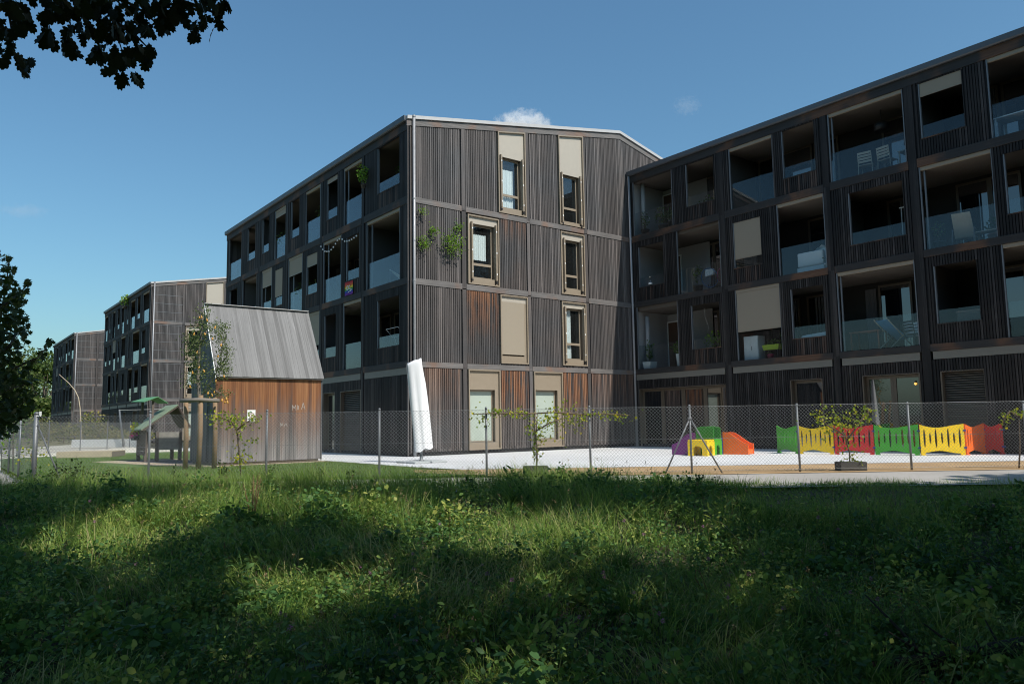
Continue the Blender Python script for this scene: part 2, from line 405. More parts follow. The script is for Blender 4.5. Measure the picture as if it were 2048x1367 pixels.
sheet('lawn', [fl(15.8,-10.5),fl(15.6,-2.5),fl(16.2,-0.9),fl(17.3,-2.2),(-2.92,-5.7),(-2.92,-0.55),(-3.0,14.6),(-6.4,15.6),(-10.7,12.6),(-10.8,-3.5)], -0.009, M['lawn'])
sheet('gravel_area', [(-10.7,12.4),(-6.4,15.4),(-2.9,14.4),(-2.9,36.0),(0.0,36.8),(-4.0,40.0),(-9.0,30.0),(-14.0,14.0)], -0.012, M['gravel'])
sheet('side_pavement', [(-10.85,-2.8),(-10.85,14.0),(-17,14.0),(-21,-1.0),fl(13.0,-12.0),fl(14.2,-9.9)], -0.016, M['path'])
sheet('bark_bed', [(-8.2,6.6),(-7.1,1.2),(-6.4,-0.5),(-2.95,-0.45),(-2.95,0.6),(-5.2,4.0),(-5.6,6.2)], -0.004, M['bark'])
sheet('rubber_mat', [(-7.3,5.9),(-6.75,2.6),(-6.2,2.6),(-5.2,4.2),(-5.9,6.0)], -0.0005, M['rubber'])
sheet('dry_meadow_strip', [(-4.0,39.9),(0.0,36.95),(0.0,36.9),(-0.3,75.0),(-3.0,92.0),(-11.0,60.0),(-9.2,33.0)], -0.010, M['dry'])

# ------------------------------------------------------------------ apartment buildings
FL = [0.0, 3.12, 5.92, 8.71]; BBOT = [2.93, 5.72, 8.47, 11.05]; EAVE = 11.51
PITCH_S, SW = 0.078, 0.056
def roof_z(x): return EAVE + 0.1717*x if x < 10.19 else 13.26 - 0.25*(x-10.19)
def cut(z0, z1, holes):
    segs = [(z0, z1)]
    for h0, h1 in holes:
        new = []
        for a, b in segs:
            if h1 <= a or h0 >= b: new.append((a, b)); continue
            if h0 > a: new.append((a, h0))
            if h1 < b: new.append((h1, b))
        segs = new
    return [(a, b) for a, b in segs if b-a > 0.03]
def strips(t0, t1, holes):
    """split t0..t1 at hole edges; yield a, b and the z ranges of the holes there"""
    bs = sorted({t0, t1, *[min(max(h[i], t0), t1) for h in holes for i in (0, 1)]})
    for a, b in zip(bs[:-1], bs[1:]):
        if b-a < 1e-4: continue
        mid = (a+b)/2
        yield a, b, [(h[2], h[3]) for h in holes if h[0] < mid < h[1]]
UNIT_SLAT = MB().box(-.5,.5,-.5,.5,0,1).mesh('slat')
def unit_slat(m):
    k = 'us_'+m.name
    if k not in M:
        me = UNIT_SLAT.copy(); me.materials.append(m); M[k] = me
    return M[k]

def ring(mb, y0, y1, z0, z1, w, x0, x1):
    """a rectangular frame in the y-z plane, x0..x1 thick"""
    mb.box(x0,x1,y0,y0+w,z0,z1); mb.box(x0,x1,y1-w,y1,z0,z1)
    mb.box(x0,x1,y0+w,y1-w,z0,z0+w); mb.box(x0,x1,y0+w,y1-w,z1-w,z1); return mb
def ring_x(mb, x0, x1, z0, z1, w, y0, y1):
    mb.box(x0,x0+w,y0,y1,z0,z1); mb.box(x1-w,x1,y0,y1,z0,z1)
    mb.box(x0+w,x1-w,y0,y1,z0,z0+w); mb.box(x0+w,x1-w,y0,y1,z1-w,z1); return mb

def long_side(root, ya, yb, spec, posts, world_y, single=None, seed=1, depth=2.1, simple=False):
    """the open timber screen on the plane x = 0 with the loggias behind it"""
    rg = random.Random(seed); posts = sorted(posts)
    cl = MB(); clw = MB(); back = MB(); n_single = 0
    for lev in range(4):
        z0 = FL[lev]+0.03 if lev else 0.12
        z1 = BBOT[lev] if lev else 2.69
        ops = spec[lev]; holes = []
        for o in ops:
            k, a, b = o[0], o[1], o[2]
            if k == 'f': holes.append((a, b, z0-1, z1+1))
            elif k == 'p': holes.append((a, b, FL[lev]+0.60, FL[lev]+2.30))
            else: holes.append((a, b, -1, 2.33))
        ph = [(p0-0.005, p1+0.005, -1, 20) for p0, p1 in posts]
        for a, b, hz in strips(ya, yb, holes):
            for c, d in cut(z0, z1, hz): back.box(0.0, 0.03, a, b, c, d)
        i0 = math.ceil((ya+world_y+0.04)/PITCH_S); i1 = math.floor((yb+world_y-0.04)/PITCH_S)
        for i in range(i0, i1+1):
            y = i*PITCH_S - world_y
            hz = [(h[2], h[3]) for h in holes+ph if h[0]-0.02 < y < h[1]+0.02]
            below = any(h[0] < y < h[1] and h[2] > z0 for h in holes)
            for c, d in cut(z0, z1, hz):
                dx = rg.uniform(-0.004, 0.004)
                if single and single[0] < y < single[1] and n_single < 298:
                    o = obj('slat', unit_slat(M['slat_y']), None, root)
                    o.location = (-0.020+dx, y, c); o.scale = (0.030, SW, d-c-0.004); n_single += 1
                else:
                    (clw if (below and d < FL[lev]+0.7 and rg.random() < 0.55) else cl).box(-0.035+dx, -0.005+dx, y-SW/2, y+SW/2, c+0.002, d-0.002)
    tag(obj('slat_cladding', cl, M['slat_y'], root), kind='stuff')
    if clw.v: tag(obj('sill_slat_cladding', clw, M['slat_y_warm'], root), kind='stuff')
    obj('backing_board', back, M['backing'], root)
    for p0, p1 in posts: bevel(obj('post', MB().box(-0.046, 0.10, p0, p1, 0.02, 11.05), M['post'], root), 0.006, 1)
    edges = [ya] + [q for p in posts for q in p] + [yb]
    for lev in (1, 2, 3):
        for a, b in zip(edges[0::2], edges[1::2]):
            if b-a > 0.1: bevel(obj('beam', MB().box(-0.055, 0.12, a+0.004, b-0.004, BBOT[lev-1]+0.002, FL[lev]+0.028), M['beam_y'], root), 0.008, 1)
    for a, b in zip(edges[0::2], edges[1::2]):
        if b-a > 0.1: obj('band_panel', MB().box(-0.030, 0.10, a+0.06, b-0.06, 2.70, 2.928), M['blind_grey'], root)
    obj('eaves_board', MB().box(-0.05, 0.14, ya, yb, 11.052, 11.36), M['beam_y'], root)
    g = MB(); g.prism([(-0.16,11.37),(-0.13,11.34),(-0.055,11.34),(-0.055,11.50),(-0.17,11.53)], ya-0.02, yb+0.02, 'y')
    g.v = [(v[0], v[1], v[2]) for v in g.v]
    obj('gutter', g, M['gutter'], root)
    obj('plinth', MB().box(0.02, 0.06, ya, yb, 0.0, 0.118), M['backing'], root)
    for lev in (1, 2, 3): obj('floor_slab', MB().box(0.121, depth+0.1, ya+0.1, yb-0.02, FL[lev]-0.34, FL[lev]-0.02), M['concrete_soffit'], root)
    obj('ceiling_slab', MB().box(0.141, depth+0.1, ya+0.1, yb-0.02, 11.06, 11.30), M['concrete_soffit'], root)
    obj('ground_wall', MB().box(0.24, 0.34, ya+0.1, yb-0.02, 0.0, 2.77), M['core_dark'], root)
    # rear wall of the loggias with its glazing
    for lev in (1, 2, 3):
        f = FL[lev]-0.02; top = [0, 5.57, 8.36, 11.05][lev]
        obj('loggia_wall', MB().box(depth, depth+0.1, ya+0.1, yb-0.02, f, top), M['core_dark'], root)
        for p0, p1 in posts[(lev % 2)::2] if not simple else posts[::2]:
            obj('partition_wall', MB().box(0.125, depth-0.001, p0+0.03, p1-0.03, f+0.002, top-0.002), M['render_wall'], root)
        y = ya+0.35
        while y < yb-1.2:
            w = rg.choice([0.85, 0.95, 1.1, 1.25])
            if rg.random() < 0.93 and not any(p0-0.05 < y+w and p1+0.05 > y for p0, p1 in posts):
                fr = obj('glass_door', ring(MB(), y, y+w, f+0.02, f+2.35, 0.07, depth-0.06, depth-0.001), M['tan_dark'], root)
                obj('pane', MB().box(depth-0.032, depth-0.022, y+0.07, y+w-0.07, f+0.09, f+2.28), M['glassdoor'], fr)
            if rg.random() < .22:
                cu_ = MB(); n_c = 24; cw = w*rg.uniform(.35,.8)
                for q in range(n_c+1): cu_.v += [(depth-0.034+.008*math.sin(q*1.9), y+.09+(cw-.1)*q/n_c, f+0.10), (depth-0.034+.008*math.sin(q*1.9), y+.09+(cw-.1)*q/n_c, f+2.27)]
                cu_.f = [(2*q, 2*q+2, 2*q+3, 2*q+1) for q in range(n_c)]; obj('curtain', cu_, M['curtain_dim'], root, smooth_=True)
            y += w + rg.choice([0.0, 0.0, 0.08, 0.3])
    # the openings
    for lev in range(4):
        for o in spec[lev]:
            k, a, b = o[:3]; opt = o[3] if len(o) > 3 else {}
            z0 = FL[lev]+0.03; z1 = BBOT[lev]
            if k == 'f':
                obj('glass_balustrade', MB().box(0.035, 0.050, a+0.05, b-0.03, z0+0.015, FL[lev]+1.0), M['pane'], root)
                for s, e in ((b-0.035, b), (a, a+0.03)): obj('guide_rail', MB().box(-0.02, 0.03, s, e, z0, z1-0.002), M['rail'], root)
                if opt.get('mullion'): obj('mullion', MB().box(0.06, 0.10, b-opt['mullion'], b-opt['mullion']+0.045, z0, z1), M['rail'], root)
                if not opt.get('nobox'): obj('blind_box', MB().box(-0.01, 0.075, a+0.035, b-0.04, z1-0.11, z1-0.003), M['blind'], root)
                if opt.get('blind'):
                    bl = obj('roller_blind', MB().box(0.008, 0.014, a+0.04, b-0.045, opt['blind'], z1-0.112), M['blind'], root)
                    obj('hem_bar', MB().box(0.002, 0.020, a+0.04, b-0.045, opt['blind']-0.03, opt['blind']-0.001), M['tan'], bl)
            elif k == 'p':
                s0, s1 = FL[lev]+0.60, FL[lev]+2.30
                obj('sill_board', MB().box(-0.05, 0.06, a-0.01, b+0.01, s0-0.022, s0+0.006), M['beam_y'], root)
                obj('guide_rail', MB().box(-0.02, 0.05, b-0.035, b, s0+0.007, s1), M['rail'], root)
                obj('jamb_board', MB().box(-0.03, 0.05, a, a+0.025, s0+0.007, s1), M['post'], root)
                obj('glass_strip', MB().box(0.012, 0.024, a+0.03, b-0.04, s0+0.012, FL[lev]+1.0), M['pane'], root)
                if opt.get('blind'):
                    bl = obj('roller_blind', MB().box(-0.006, 0.0, a+0.03, b-0.04, opt['blind'], s1-0.004), M['blind'], root)
                    obj('hem_bar', MB().box(-0.012, 0.006, a+0.03, b-0.04, opt['blind']-0.028, opt['blind']-0.001), M['tan'], bl)
            else:
                dr = obj('door_frame', MB(), M['tan_dark'], root)
                fm = MB(); fm.box(-0.03, 0.22, a-0.02, a+0.02, 0.01, 2.33); fm.box(-0.03, 0.22, b-0.02, b+0.02, 0.01, 2.33)
                fm.box(-0.03, 0.22, a+0.02, b-0.02, 2.31, 2.35); dr.data = fm.mesh('door_frame'); dr.data.materials.append(M['tan_dark'])
                if opt.get('louvre'):
                    z = 0.08
                    while z < 2.28:
                        sl_ = MB(); sl_.hexa([(0.10,a+0.03,z),(0.16,a+0.03,z+0.045),(0.16,b-0.03,z+0.045),(0.10,b-0.03,z),
                                              (0.10,a+0.03,z+0.012),(0.16,a+0.03,z+0.057),(0.16,b-0.03,z+0.057),(0.10,b-0.03,z+0.012)])
                        obj('louvre_slat', sl_, M['slatblind'], dr); z += 0.068
                else:
                    n = opt.get('leaves', 1); w = (b-a-0.04)/n
                    for i in range(n):
                        y0 = a+0.02+i*w
                        obj('sash', ring(MB(), y0, y0+w-0.004, 0.03, 2.30, 0.085, 0.14, 0.20), M['tan_dark'], dr)
                        obj('pane', MB().box(0.165, 0.175, y0+0.085, y0+w-0.089, 0.115, 2.215), M['glassdoor'], dr)

def gable_window(root, x0, x1, z0, z1l, z1r, g, style, rg):
    """tan metal casing with a window set back in it; g = glass opening x0, x1, z0, z1 and the transom height"""
    gx0, gx1, gz0, gz1, tz = g
    w = obj('window_casing', MB(), M['tan'], root)
    top = lambda x: z1l + (z1r-z1l)*(x-x0)/(x1-x0)
    c = MB(); t = 0.045; ya, yb = -0.085, 0.03
    c.hexa([(x0,ya,z0),(x0+t,ya,z0),(x0+t,yb,z0),(x0,yb,z0),(x0,ya,top(x0)),(x0+t,ya,top(x0+t)),(x0+t,yb,top(x0+t)),(x0,yb,top(x0))])
    c.hexa([(x1-t,ya,z0),(x1,ya,z0),(x1,yb,z0),(x1-t,yb,z0),(x1-t,ya,top(x1-t)),(x1,ya,top(x1)),(x1,yb,top(x1)),(x1-t,yb,top(x1-t))])
    a, b = x0+t, x1-t
    c.box(a, b, ya, yb, z0, z0+t)
    c.hexa([(a,ya,top(a)-t),(b,ya,top(b)-t),(b,yb,top(b)-t),(a,yb,top(a)-t),(a,ya,top(a)),(b,ya,top(b)),(b,yb,top(b)),(a,yb,top(a))])
    w.data = c.mesh('window_casing'); w.data.materials.append(M['tan'])
    zz = z0+t
    p = MB(); p.box(a, b, -0.012, 0.02, zz, gz0); p.box(a, gx0, -0.012, 0.02, gz0, gz1); p.box(gx1, b, -0.012, 0.02, gz0, gz1)
    obj('apron_panel', p, M['tan'], w)
    u = MB(); u.hexa([(a,-0.012,gz1),(b,-0.012,gz1),(b,0.02,gz1),(a,0.02,gz1),(a,-0.012,top(a)-t),(b,-0.012,top(b)-t),(b,0.02,top(b)-t),(a,0.02,top(a)-t)])
    obj('head_panel', u, M['tan_light'] if style != 'frosted' else M['tan'], w)
    rv = ring_x(MB(), gx0-0.02, gx1+0.02, gz0-0.02, gz1+0.02, 0.022, 0.021, 0.20)
    obj('reveal', rv, M['tan_dark'], w)
    sash = ring_x(MB(), gx0+0.003, gx1-0.003, gz0+0.003, gz1-0.003, 0.055, 0.13, 0.18)
    if tz: sash.box(gx0+0.058, gx1-0.058, 0.125, 0.18, tz-0.045, tz+0.045)
    obj('sash', sash, M['tan'], w)
    if style == 'frosted':
        obj('frosted_pane', MB().box(gx0+0.05, gx1-0.05, 0.150, 0.160, gz0+0.05, gz1-0.05), M['frosted'], w)
    elif style == 'closed':
        bl = MB(); n = 12
        for i in range(n):
            ua, ub = gx0-0.02+(gx1-gx0+0.04)*i/n, gx0-0.02+(gx1-gx0+0.04)*(i+1)/n
            f = lambda x: -0.02-0.03*math.sin(math.pi*(x-gx0)/(gx1-gx0))
            bl.hexa([(ua,f(ua),gz0+0.05),(ub,f(ub),gz0+0.05),(ub,f(ub)+.006,gz0+0.05),(ua,f(ua)+.006,gz0+0.05),(ua,f(ua),gz1),(ub,f(ub),gz1),(ub,f(ub)+.006,gz1),(ua,f(ua)+.006,gz1)])
        obj('fabric_blind', bl, M['blind'], w)
    else:
        obj('pane', MB().box(gx0+0.05, gx1-0.05, 0.152, 0.160, gz0+0.05, gz1-0.05), M['window_glass'], w)
        for gx in (gx0-0.075, gx1+0.012):
            gd = obj('shutter_guide', MB().box(gx, gx+0.062, -0.105, -0.013, gz0-0.03, gz1+0.05), M['tan'], w)
            for f in (0.1, 0.5, 0.9):
                obj('clip', MB().box(gx+0.016, gx+0.048, -0.112, -0.106, gz0+(gz1-gz0)*f-0.03, gz0+(gz1-gz0)*f+0.03), M['white_paint'], gd)
        obj('bracket', MB().box(gx0-0.075, gx0-0.015, -0.10, -0.013, gz0-0.14, gz0-0.07).box(gx1+0.01, gx1+0.06, -0.12, -0.013, gz0-0.16, gz0-0.06), M['black'], w)
        if style.startswith('curtain'):
            lo, hi, c0, c1 = {'curtain': (0.0, 0.80, 0.02, 0.78), 'curtain_half': (0.36, 0.84, 0.02, 0.80), 'curtain_side': (0.0, 1.0, 0.0, 0.55)}[style]
            cu = MB(); n = 40; xa, xb = gx0+(gx1-gx0)*c0, gx0+(gx1-gx0)*c1
            za, zb = gz0+(gz1-gz0)*lo, gz0+(gz1-gz0)*hi
            for i in range(n+1):
                x = xa+(xb-xa)*i/n; yy = 0.24+0.018*math.sin(i*1.3)+0.01*math.sin(i*0.45)
                cu.v += [(x, yy, za), (x, yy, zb)]
            cu.f = [(2*i, 2*i+2, 2*i+3, 2*i+1) for i in range(n)]
            obj('curtain', cu, M['curtain'], w, smooth_=True)
    r_ = MB(); rx0, rx1, rz0, rz1 = gx0-0.2, gx1+0.2, gz0-0.2, gz1+0.2
    r_.v = [(rx0,.21,rz0),(rx1,.21,rz0),(rx1,.21,rz1),(rx0,.21,rz1),(rx0,1.25,rz0),(rx1,1.25,rz0),(rx1,1.25,rz1),(rx0,1.25,rz1)]
    r_.f = [(0,1,5,4),(1,2,6,5),(2,3,7,6),(3,0,4,7),(4,5,6,7)]
    obj('room_lining', r_, M['room'], w)
    return (x0, x1, z0, max(z1l, z1r)), (gx0-0.02, gx1+0.02, gz0-0.02, gz1+0.02)

def gable(root, width, wins, single=False, bay_mats=None, beyond=None, seed=3, vposts=((2.12,2.29),(5.07,5.22),(8.02,8.18)), battens=(), world_x=0.0):
    rg = random.Random(seed); outer = []; inner = []
    for wv in wins:
        o, g = gable_window(root, *wv, rg); outer.append((o[0]-0.01, o[1]+0.01, o[2]-0.0, o[3]+0.2)); inner.append(g)
    lev_z = [(0.13, 2.93), (3.12, 5.72), (5.93, 8.52), (8.72, None)]
    cl = {}; back = MB(); ns = 0
    xs = width if beyond is None else beyond
    i0 = math.ceil((0.10+world_x)/PITCH_S); i1 = math.floor((xs-0.05+world_x)/PITCH_S)
    for i in range(i0, i1+1):
        x = i*PITCH_S - world_x
        if any(p0-0.025 < x < p1+0.025 for p0, p1 in vposts): continue
        for lev, (za, zb) in enumerate(lev_z):
            top = zb if zb else roof_z(x)-0.335
            if x > width-0.02:
                if lev < 3: continue
                za = max(za, EAVE+0.1717*(x-width)+0.06)
            hz = [(h[2], h[3]) for h in outer if h[0]-0.02 < x < h[1]+0.02]
            for c, d in cut(za, top, hz):
                mk = 'slat_x'
                if bay_mats:
                    for (bx0, bx1, bl, bm) in bay_mats:
                        if bl == lev and bx0 <= x <= bx1: mk = bm
                dy = rg.uniform(-0.004, 0.004)
                if single and lev in single and ns < 299:
                    o = obj('slat', unit_slat(M[mk]), None, root); o.location = (x, -0.022+dy, c); o.scale = (SW, 0.030, d-c-0.004); ns += 1
                else: cl.setdefault(mk, MB()).box(x-SW/2, x+SW/2, -0.037+dy, -0.007+dy, c+0.002, d-0.002)
    for mk, mb in cl.items(): tag(obj('slat_cladding', mb, M[mk], root), kind='stuff')
    # sheathing behind the slats, open where the windows are
    for a, b, hz in strips(0.02, width, inner):
        for c, d in cut(0.12, 11.3, hz): back.box(a, b, 0.0, 0.04, c, d)
    n = 12
    for i in range(n):
        a, b = xs*i/n, xs*(i+1)/n
        back.hexa([(a,0,11.301),(b,0,11.301),(b,.04,11.301),(a,.04,11.301),(a,0,roof_z(a)-.1),(b,0,roof_z(b)-.1),(b,.04,roof_z(b)-.1),(a,.04,roof_z(a)-.1)])
    obj('backing_board', back, M['backing'], root)
    for p0, p1 in vposts:
        for lev, (za, zb) in enumerate(lev_z):
            top = zb if zb else roof_z(p0)-0.335
            bevel(obj('post', MB().box(p0, p1, -0.050, -0.002, za-0.17 if lev else za, top+0.01), M['post_x'], root), 0.004, 1)
    xe = [0.09] + [q for p in vposts for q in p] + [width-0.02]
    for zb0, zb1 in ((2.931, 3.118), (5.721, 5.928), (8.521, 8.718)):
        for a, b in zip(xe[0::2], xe[1::2]):
            hit = [h for h in outer if h[0] < (a+b)/2 < h[1] and h[2] < zb0 < h[3]]
            bevel(obj('beam', MB().box(a+0.003, b-0.003, -0.058, -0.002, zb0, zb1), M['beam_x'], root), 0.006, 1)
    for bx0, bx1 in battens:
        bt = MB()
        for lev, (za, zb) in enumerate(lev_z):
            top = zb if zb else 11.0
            z = za+0.04
            while z < top: bt.box(bx0, bx1, -0.045, -0.036, z, z+0.020); z += 0.62 if lev else 0.6
        tag(obj('batten_rows', bt, M['galv'], root), kind='stuff')
    # verge: timber board and metal capping that follow the roof slope
    kx = [(-0.10, 10.19), (10.19, xs+0.4)]
    for a, b in kx:
        if b <= a: continue
        A, B = roof_z(max(a,-.1)), roof_z(b)
        obj('verge_board', MB().hexa([(a,-.062,A-.335),(b,-.062,B-.335),(b,-.003,B-.335),(a,-.003,A-.335),(a,-.062,A-.125),(b,-.062,B-.125),(b,-.003,B-.125),(a,-.003,A-.125)]), M['beam_x'], root)
        obj('verge_capping', MB().hexa([(a,-.115,A-.105),(b,-.115,B-.105),(b,-.0,B-.105),(a,-.0,A-.105),(a,-.115,A+.015),(b,-.115,B+.015),(b,-.0,B+.015),(a,-.0,A+.015)]), M['zinc_light'], root)
    obj('corner_trim', MB().box(-0.075, -0.035, -0.06, -0.005, 0.02, 11.3).box(0.02, 0.075, -0.062, -0.005, 0.10, 11.15), M['post_x'], root)
    obj('plinth', MB().box(0.0, width, 0.0, 0.05, 0.0, 0.119), M['backing'], root)

def shell(root, ya, yb, depth=2.1, W=17.2, open_end=True):
    """solid inner volume and the roof"""
    obj('core_block', MB().box(depth+0.1, W, ya+1.3, yb-0.04, 0.0, 11.3), M['core_dark'], root)
    obj('end_wall', MB().box(0.125, depth+0.1, ya+0.045, ya+0.095, 0.0, 11.29), M['core_dark'], root)
    if open_end: obj('end_wall', MB().box(0.0, W, yb-0.02, yb+0.03, 0.0, 11.29), M['slat_x'], root)
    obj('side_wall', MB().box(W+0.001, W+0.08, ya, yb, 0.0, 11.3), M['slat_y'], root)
    r = MB(); t = 0.09
    prof = [(-0.06, EAVE-0.02), (10.19, 13.26-0.01), (W+0.1, roof_z(W+0.1)-0.01)]
    poly = prof + [(x, z-t) for x, z in reversed(prof)]
    n = len(poly)
    for y in (ya+0.001, yb+0.06):
        for x, z in poly: r.v.append((x, y, z))
    r.f = [tuple(range(n-1,-1,-1)), tuple(range(n, 2*n))] + [(i, (i+1)%n, n+(i+1)%n, n+i) for i in range(n)]
    obj('roof', r, M['zinc'], root)

def downpipe(root, x, y, ztop):
    d = obj('downpipe', MB().tube([(x,y,0.02),(x,y,ztop)], 0.048, 12), M['pipe'], root, smooth_=True)
    b = MB()
    for z in (1.1, 3.0, 5.8, 8.6): b.tube([(x,y,z),(x,y,z+0.05)], 0.056, 12)
    b.tube([(x, y, ztop-0.02), (x, y, ztop+0.04)], 0.06, 12)
    obj('pipe_collar', b, M['pipe_cap'], d)
    obj('ground_sleeve', MB().tube([(x,y,0.0),(x,y,1.05)], 0.055, 12), M['galv'], d)

# the corner building with the sunlit gable
h1 = thing('apartment_building', 'dark weathered timber apartment block whose sunlit gable faces the forecourt', 'building')
left_spec = {
 3: [('p',.55,2.2), ('f',3.44,5.0,{'mullion':.25}), ('p',5.55,6.6,{'blind':10.85}), ('f',7.22,8.79), ('p',9.41,10.44), ('f',11.04,12.4,{'blind':10.72}), ('p',13.12,14.05), ('p',15.0,16.2), ('f',17.1,19.15,{'nobox':1})],
 2: [('f',.56,3.05,{'mullion':.3}), ('p',3.62,4.75), ('f',5.2,6.9,{'mullion':.35}), ('p',7.45,8.6,{'blind':7.74}), ('f',9.06,10.65,{'blind':7.67,'mullion':.45}), ('p',11.3,12.3,{'blind':6.98}), ('f',12.7,14.03,{'blind':7.66,'mullion':.3}), ('f',14.77,16.84,{'nobox':1}), ('p',17.6,18.9)],
 1: [('p',.58,2.2), ('f',3.44,5.0), ('p',5.6,6.75), ('f',7.22,8.75,{'blind':4.36}), ('p',9.41,10.44), ('f',11.04,12.4,{'blind':4.9}), ('p',13.12,14.05), ('p',15.0,16.2), ('f',17.1,19.15)],
 0: [('d',3.47,5.17,{'louvre':1}), ('d',5.67,6.74), ('d',8.0,9.6,{'leaves':2}), ('d',12.0,13.1), ('d',15.2,16.9,{'louvre':1})]}
left_posts = [(3.22,3.42), (6.94,7.16), (10.7,10.92), (14.25,14.47), (16.88,17.06)]
long_side(h1, 0.02, 19.5, left_spec, left_posts, 0.0, seed=11)
# x0, x1, z0, z1 left, z1 right, (glass x0, x1, z0, z1, transom), style
wins1 = [(3.75,5.05,8.74,11.815,12.035,(3.93,4.86,8.98,10.90,9.50),'curtain'),
         (6.73,8.05,8.74,12.325,12.55,(6.92,7.82,8.90,10.80,9.48),'plain'),
         (2.36,3.74,5.95,8.46,8.46,(2.58,3.56,6.20,8.16,6.72),'curtain_half'),
         (6.74,8.00,5.98,8.46,8.46,(6.96,7.78,6.22,8.16,6.76),'plain'),
         (3.76,5.03,3.18,5.69,5.69,(3.80,4.87,3.46,5.44,None),'closed'),
         (6.72,8.00,3.20,5.69,5.69,(6.93,7.84,3.44,5.45,4.06),'curtain_side'),
         (2.33,3.71,0.13,2.93,2.93,(2.42,3.50,0.38,2.22,None),'frosted'),
         (5.27,6.68,0.13,2.93,2.93,(5.36,6.45,0.40,2.24,None),'frosted')]
mats1 = [(0,2.2,0,'slat_x_brown'),(2.2,5.3,0,'slat_x_or0'),(5.2,8.2,0,'slat_x_or0'),(8.2,10.7,0,'slat_x_brown'),
         (2.2,3.8,1,'slat_x_or1'),(5.0,6.7,1,'slat_x'),(8.0,10.7,1,'slat_x'),(3.7,5.1,2,'slat_x_or2'),(5.2,6.7,2,'slat_x')]
gable(h1, LW, wins1, single=(0, 1), bay_mats=mats1, beyond=14.4, seed=3)
shell(h1, 0.0, 19.5)
downpipe(h1, 0.14, -0.13, 11.50)

# the wing that comes forward on the right
h2 = thing('apartment_building', 'shaded timber apartment wing with glazed loggias above the playground', 'building', (LW, 0, 0))
wing_spec = {
 3: [('f',-2.40,-.27,{'nobox':1}), ('p',-4.47,-3.10), ('f',-7.0,-5.15), ('p',-8.62,-7.36), ('f',-11.56,-9.1,{'mullion':.12}), ('p',-13.27,-12.03,{'blind':10.62}), ('f',-15.9,-13.9)],
 2: [('p',-1.85,-.48), ('f',-4.6,-2.52,{'nobox':1}), ('p',-6.38,-5.19,{'blind':6.87}), ('f',-8.80,-7.03), ('p',-11.4,-9.64), ('f',-13.86,-11.88,{'mullion':.14}), ('p',-15.6,-14.13)],
 1: [('f',-2.45,-.27,{'nobox':1}), ('p',-4.46,-3.10), ('f',-7.0,-5.15,{'blind':4.20}), ('p',-8.63,-7.40), ('f',-11.56,-9.08,{'mullion':.12}), ('p',-13.28,-12.09), ('f',-15.9,-13.9)],
 0: [('d',-4.58,-.30,{'leaves':4}), ('d',-8.38,-7.23), ('d',-11.48,-9.75,{'leaves':2}), ('d',-13.24,-12.09,{'louvre':1})]}
wing_posts = [(-4.87,-4.63), (-9.05,-8.83), (-11.85,-11.6), (-16.25,-16.02)]
long_side(h2, -17.4, -0.10, wing_spec, wing_posts, 0.0, single=(-14.4,-9.9), seed=23)
obj('core_block', MB().box(2.2, 17.2, -17.3, -0.12, 0.0, 11.3), M['core_dark'], h2)
obj('end_wall', MB().box(0.0, 17.2, -17.46, -17.41, 0.0, 11.29), M['slat_x'], h2)
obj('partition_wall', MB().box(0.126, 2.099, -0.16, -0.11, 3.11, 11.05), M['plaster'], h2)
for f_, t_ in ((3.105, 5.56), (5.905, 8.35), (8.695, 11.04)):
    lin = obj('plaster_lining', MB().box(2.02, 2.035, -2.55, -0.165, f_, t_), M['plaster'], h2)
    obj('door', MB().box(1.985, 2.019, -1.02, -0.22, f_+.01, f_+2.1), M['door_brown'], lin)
    obj('door_frame', ring(MB(), -1.07, -0.17, f_, f_+2.15, .045, 1.975, 2.0195), M['white_paint'], lin)
r = MB(); prof = [(-0.06, EAVE-0.02), (10.19, 13.25), (17.3, 11.46)]; poly = prof + [(x, z-.09) for x, z in reversed(prof)]
for y in (-17.5, -0.125):
    for x, z in poly: r.v.append((x, y, z))
r.f = [(5,4,3,2,1,0), tuple(range(6,12))] + [(i, (i+1)%6, 6+(i+1)%6, 6+i) for i in range(6)]
obj('roof', r, M['zinc'], h2)
downpipe(h2, -0.10, -0.14, 11.42)
# slender round columns inside the corner loggias of the wing
for lev, f in ((1, 3.10), (3, 8.69)):
    obj('column', MB().tube([(0.45,-0.42,f),(0.45,-0.42,f+(2.26 if lev==1 else 2.36))], 0.085, 14), M['plaster'], h2, smooth_=True)

# farther blocks of the row
far_spec = {
 3: [('f',.6,2.7), ('p',3.5,4.7), ('f',5.3,7.0), ('p',7.7,8.4), ('f',9.3,10.5), ('p',11.1,12.2), ('f',12.9,14.4), ('p',15.0,15.7), ('f',16.2,17.5)],
 2: [('p',1.5,2.9), ('f',3.5,6.0), ('p',6.8,7.7), ('f',8.5,10.3), ('p',10.9,11.7), ('f',12.4,13.8,{'blind':7.5}), ('p',14.4,15.4), ('p',16.2,17.3)],
 1: [('f',.6,2.8), ('p',3.5,5.1), ('f',5.7,7.6), ('p',8.6,9.8), ('f',10.4,11.9), ('p',12.5,13.4), ('f',14.0,15.5)],
 0: [('d',1.2,2.6,{'louvre':1}), ('d',3.4,4.9,{'louvre':1}), ('d',7.2,8.4), ('d',10.8,12.0), ('d',14.0,15.2)]}
far_posts = [(3.0,3.2), (7.15,7.35), (10.6,10.8), (13.85,14.0)]
h3 = thing('apartment_building', 'second timber apartment block, its pale gridded gable behind the shed', 'building', (0.06, 36.89, 0))
long_side(h3, 0.02, 17.65, far_spec, far_posts, 36.89, seed=31, simple=True)
